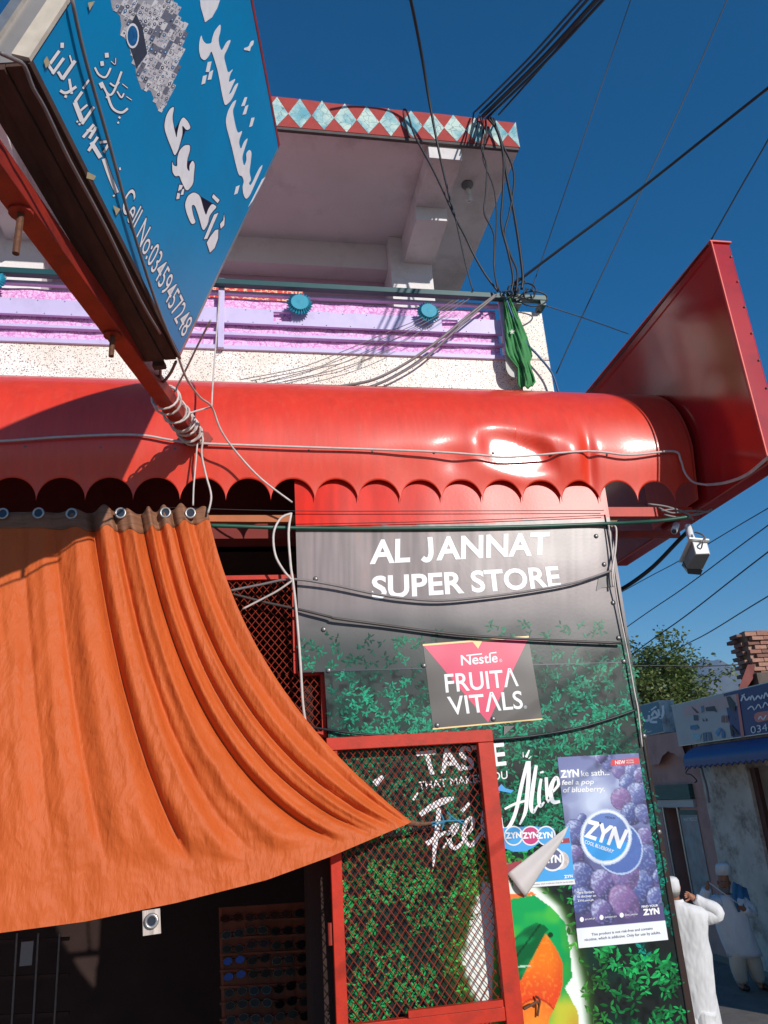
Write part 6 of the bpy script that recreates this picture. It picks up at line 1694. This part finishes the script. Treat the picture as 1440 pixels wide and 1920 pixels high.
def near_man():
    zc = 8.05
    F = Fig(zc, (1280, 1800))
    P = lambda x, y, off=0.0: F.P(x + 7, y, off)
    hz = GZ + .31
    foot0 = F.P(1300, 1900); foot0 = np.array([foot0[0], foot0[1], hz]) + F.v * .0
    t = thing('person', foot0, 'person in white tunic and cap, back turned, hand raised to head', 'person')
    hip = P(1290, 1850)
    ft = np.array([hip[0], hip[1], hz])
    la, ra = ft - F.r * .11, ft + F.r * .11
    J = [(hip, .13), (P(1276, 1785), (.15, .12)), (P(1268, 1725), (.17, .11)), (P(1259, 1694), .055), (P(1253, 1676), .075), (P(1250, 1660), (.085, .10)), (P(1248, 1648), .07),
         (P(1308, 1712), .062), (P(1338, 1712, -.06), .045), (P(1300, 1688, .02), .033), (P(1287, 1680, .03), (.04, .018)),
         (P(1228, 1706), .062), (P(1212, 1765), .045), (P(1226, 1815, .1), .033), (P(1230, 1832, .12), .03),
         (hip + F.r * .10 - np.array([0, 0, .1]), .09), ((hip + ra) / 2 + F.r * .06, .065), (ra + np.array([0, 0, .10]), .045), (ra + np.array([0, 0, .045]) + F.v * .14, .04),
         (hip - F.r * .10 - np.array([0, 0, .1]), .09), ((hip + la) / 2 - F.r * .06, .065), (la + np.array([0, 0, .10]), .045), (la + np.array([0, 0, .045]) + F.v * .14, .04)]
    E = [(0, 1), (1, 2), (2, 3), (3, 4), (4, 5), (5, 6), (2, 7), (7, 8), (8, 9), (9, 10), (2, 11), (11, 12), (12, 13), (13, 14), (0, 15), (15, 16), (16, 17), (17, 18), (0, 19), (19, 20), (20, 21), (21, 22)]
    nb = len(J)
    for dx, dy, L in ((-9, -7, 0), (-11, -3.5, 0), (-11.5, 0, 0), (-10, 3.5, 0)):   # four fingers bent to the temple
        a = P(1287 + dx * .45, 1680 + dy * .75 - 1, .03); b = P(1287 + dx, 1680 + dy, .015)
        J += [(a, .0095), (b, .0085)]; E += [(10, nb), (nb, nb + 1)]; nb += 2
    a = P(1284, 1687, .01); b = P(1277, 1690, 0); J += [(a, .011), (b, .009)]; E += [(10, nb), (nb, nb + 1)]
    skin_body('body', J, E, M_SKIN, t)
    for s in (-1, 1):
        MB().ball(P(1250 + s * 16, 1664, .0), .016, .022, .032).build('ear', M_SKIN, t, smooth=True)
    # tunic
    kz = MB()
    R = [(1259, 1690, 15, 15), (1261, 1694, 21, 18), (1266, 1702, 42, 24), (1268, 1712, 51, 28), (1270, 1730, 50, 30), (1272, 1755, 47, 31), (1277, 1790, 47, 31), (1283, 1825, 47, 33), (1288, 1860, 46, 34), (1292, 1900, 47, 36), (1298, 1950, 52, 40), (1304, 2000, 55, 42)]
    kz.loft([F.ring(x + 6, y, w_, d_, 0, 30, .035 if y > 1720 else 0) for x, y, w_, d_ in R])
    def sleeve(mb, pts):
        mb.tube([p for p, r in pts], [r for p, r in pts], 12, 4)
    sleeve(kz, [(P(1296, 1716), .10), (P(1318, 1716, -.02), .092), (P(1336, 1712, -.05), .078), (P(1330, 1702, -.04), .07), (P(1312, 1694, -.01), .058), (P(1296, 1685, .02), .05)])
    sleeve(kz, [(P(1238, 1712), .10), (P(1222, 1740), .085), (P(1212, 1768), .07), (P(1218, 1792, .05), .062), (P(1226, 1812, .1), .055)])
    o = kz.build('tunic', M_WCLOTH, t, smooth=True)
    cl = MB(); cl.loft([F.ring(1265.0, 1686, 14.5, 14), F.ring(1266.0, 1692, 17, 16)], cap=False); cl.build('collar', M_WCLOTH, t, smooth=True)
    lg = MB()
    for b in (la, ra):
        lg.tube([hip - np.array([0, 0, .2]) + (b - ft) * .7, (hip + b) / 2, b + np.array([0, 0, .12])], [.13, .12, .10], 12, 3)
    lg.build('trousers', M_WCLOTH, t, smooth=True)
    sh = MB()
    for b in (la, ra):
        sh.ball(b + np.array([0, 0, .042]) + F.v * .06, .05, .13, .042)
    sh.build('shoes', M_SHOE, t, smooth=True)
    cp = MB(); cp.loft([F.ring(1257.0, 1672, 17.5, 19), F.ring(1256.0, 1662, 18, 20), F.ring(1254.5, 1651, 17.2, 19), F.ring(1254.0, 1646, 14, 16), F.ring(1253.8, 1643.5, 8, 9)]); cp.build('cap', M_WCLOTH, t, smooth=True)
    hr = MB(); hr.loft([F.ring(1259.0, 1682, 13, 14), F.ring(1258.0, 1676, 16, 17.5), F.ring(1257.0, 1671, 17, 18.5)]); hr.build('hair', M_HAIR, t, smooth=True)
near_man()

def far_man():
    zc = 11.7
    F = Fig(zc, (1390, 1750)); P = F.P
    g = at_z(1400, 1856, GZ)
    zc = g @ FW; F.zc = zc; P = F.P
    t = thing('person', g, 'person in pale tunic with blue shawl standing in shade by the wall', 'person')
    J = [(P(1388, 1765), .13), (P(1376, 1728), (.14, .11)), (P(1366, 1693), (.17, .11)), (P(1361, 1677), .055), (P(1359, 1667, -.02), .07), (P(1357.5, 1655, -.02), (.08, .095)), (P(1356, 1643, 0), .085), (P(1355, 1634), .06),
         (P(1342, 1686), .055), (P(1322, 1688, -.08), .045), (P(1326, 1662, -.16), .034), (P(1327, 1655, -.17), .036),
         (P(1392, 1684), .055), (P(1409, 1708, 0), .045), (P(1396, 1702, -.16), .034), (P(1389, 1698, -.2), .036),
         (P(1382, 1785), .09), (P(1384, 1815), .065), (P(1391, 1843), .045), (P(1393, 1851, -.12), .04),
         (P(1403, 1783), .09), (P(1415, 1812), .065), (P(1424, 1841), .045), (P(1428, 1850, -.12), .04)]
    E = [(0, 1), (1, 2), (2, 3), (3, 4), (4, 5), (5, 6), (6, 7), (2, 8), (8, 9), (9, 10), (10, 11), (2, 12), (12, 13), (13, 14), (14, 15), (0, 16), (16, 17), (17, 18), (18, 19), (0, 20), (20, 21), (21, 22), (22, 23)]
    nb = len(J)
    for root_, dirs in ((11, ((-3, -6), (-1, -7), (1, -7), (3, -5.5), (5, -2))), (15, ((-6, -3), (-7, -1), (-7, 1), (-6, 3), (-3, -5)))):
        base = {11: (1327, 1655, -.17), 15: (1389, 1698, -.2)}[root_]
        for dx, dy in dirs:
            J += [(P(base[0] + dx * .6, base[1] + dy * .6, base[2] - .01), .0095), (P(base[0] + dx * .9 + 1, base[1] + dy * .8, base[2] - .035), .0085)]; E += [(root_, nb), (nb, nb + 1)]; nb += 2
    skin_body('body', J, E, M_SKIN, t)
    nose = MB(); nose.loft([F.ring(1356.6, 1651, 1.2, 1, -.105, 8), F.ring(1357.3, 1656, 2.2, 2.6, -.118, 8), F.ring(1357.5, 1658, 2.0, 1.5, -.11, 8)]); nose.build('nose', M_SKIN, t, smooth=True)
    for dx in (-4.6, 3.6):
        MB().ball(P(1357 + dx, 1651.3, -.098), .013, .008, .006).build('eye', M_DARKPL, t, smooth=True)
        MB().bar(P(1357 + dx - 2.4, 1648.6, -.105), P(1357 + dx + 2.4, 1648.4, -.105), .008, .008).build('eyebrow', M_BEARD, t)
    for dx in (-11.5, 11.0):
        MB().ball(P(1357.5 + dx, 1655, 0), .015, .02, .03).build('ear', M_SKIN, t, smooth=True)
    MB().bar(P(1354.5, 1662.4, -.107), P(1361, 1662.2, -.107), .006, .006).build('mouth', M_SHOE, t)
    bd = MB(); bd.loft([F.ring(1358, 1660, 9.8, 9.5, -.018, 14), F.ring(1358.5, 1665, 10, 10, -.025, 14), F.ring(1359.5, 1671, 7.5, 8, -.045, 14), F.ring(1360, 1675, 4, 4, -.05, 14)]); bd.build('beard', M_BEARD, t, smooth=True)
    kz = MB()
    R = [(1361, 1677, 9, 9), (1362, 1681, 20, 13), (1364, 1687, 31, 17), (1367, 1700, 31, 19), (1371, 1720, 30, 20), (1377, 1742, 31, 21), (1385, 1765, 31, 22), (1393, 1784, 31, 22), (1396, 1792, 31, 22)]
    kz.loft([F.ring(x, y, w_, d_, 0, 26, .02 if y > 1700 else 0) for x, y, w_, d_ in R])
    kz.tube([P(1346, 1690), P(1330, 1692, -.05), P(1320, 1686, -.08), P(1322, 1674, -.12), P(1325, 1664, -.15)], [.10, .09, .08, .07, .062], 12, 4)
    kz.tube([P(1388, 1690), P(1402, 1700, -.02), P(1410, 1710, -.02), P(1402, 1707, -.10), P(1394, 1701, -.16)], [.10, .09, .08, .07, .06], 12, 4)
    kz.build('tunic', M_GCLOTH, t, smooth=True)
    lg = MB()
    lg.tube([P(1383, 1780), P(1384, 1812), P(1391, 1840)], [.13, .115, .085], 12, 3); lg.tube([P(1404, 1780), P(1415, 1810), P(1424, 1838)], [.13, .115, .085], 12, 3)
    lg.build('trousers', M_BEIGE, t, smooth=True)
    for x, y in ((1395, 1849), (1430, 1848)):
        p = P(x, y); p[2] = GZ + .05
        MB().ball(p - F.v * .05, .055, .13, .048).build('shoe', M_SHOE, t, smooth=True)
    cp = MB(); cp.loft([F.ring(1357, 1640, 13.6, 14.5), F.ring(1356, 1630, 13.8, 14.6), F.ring(1355.2, 1622, 13.2, 14), F.ring(1355, 1619, 10, 11), F.ring(1354.9, 1618, 5, 6)]); cp.build('cap', M_WCLOTH, t, smooth=True)
    sw = MB(); nx, ny = 10, 22
    for j in range(ny + 1):
        v = j / ny
        for i in range(nx + 1):
            u = i / nx
            x = 1374 + u * 26 + v * 10 - 6 * math.sin(v * 3) * (1 - u); y = 1662 + 8 * u + v * (34 + 10 * (1 - u)) - 10 * (1 - v) * (1 - u)
            sw.v.append(P(x, y, -.175 + .14 * (1 - v) * u - .03 * math.sin(u * 13 + v * 2) + .10 * (1 - v) ** 3 + .16 * u * u))
    sw.f = [(j * (nx + 1) + i, j * (nx + 1) + i + 1, (j + 1) * (nx + 1) + i + 1, (j + 1) * (nx + 1) + i) for j in range(ny) for i in range(nx)]
    o = sw.build('shawl', M_BLUESH, t, smooth=True); sm = o.modifiers.new('t', 'SOLIDIFY'); sm.thickness = .015
    MB().tube([P(1330, 1652, -.21), P(1352, 1668, -.24), P(1372, 1682, -.24), P(1386, 1692, -.2)], .010, 6, 3).build('strap', M_WCLOTH, t, smooth=True)
    MB().ball(P(1386, 1691, -.23), .022, .01, .022).build('button', M_WHITEPL, t, smooth=True)
far_man()

# ------------------------------------------------------------------ thin haze between here and the hills
hzm = bpy.data.materials.new('thin_haze'); hzm.use_nodes = True
N = hzm.node_tree.nodes; N.remove(N['Principled BSDF'])
pv = N.new('ShaderNodeVolumePrincipled')
pv.inputs['Color'].default_value = (.36, .60, 1.0, 1)
pv.inputs['Density'].default_value = 1.5e-4
pv.inputs['Anisotropy'].default_value = 0.0
hzm.node_tree.links.new(pv.outputs[0], N['Material Output'].inputs['Volume'])
MB().box((-4700, -4700, GZ - 1.5), (4700, 4700, HTOP + 12)).build('haze', hzm, kind='stuff')
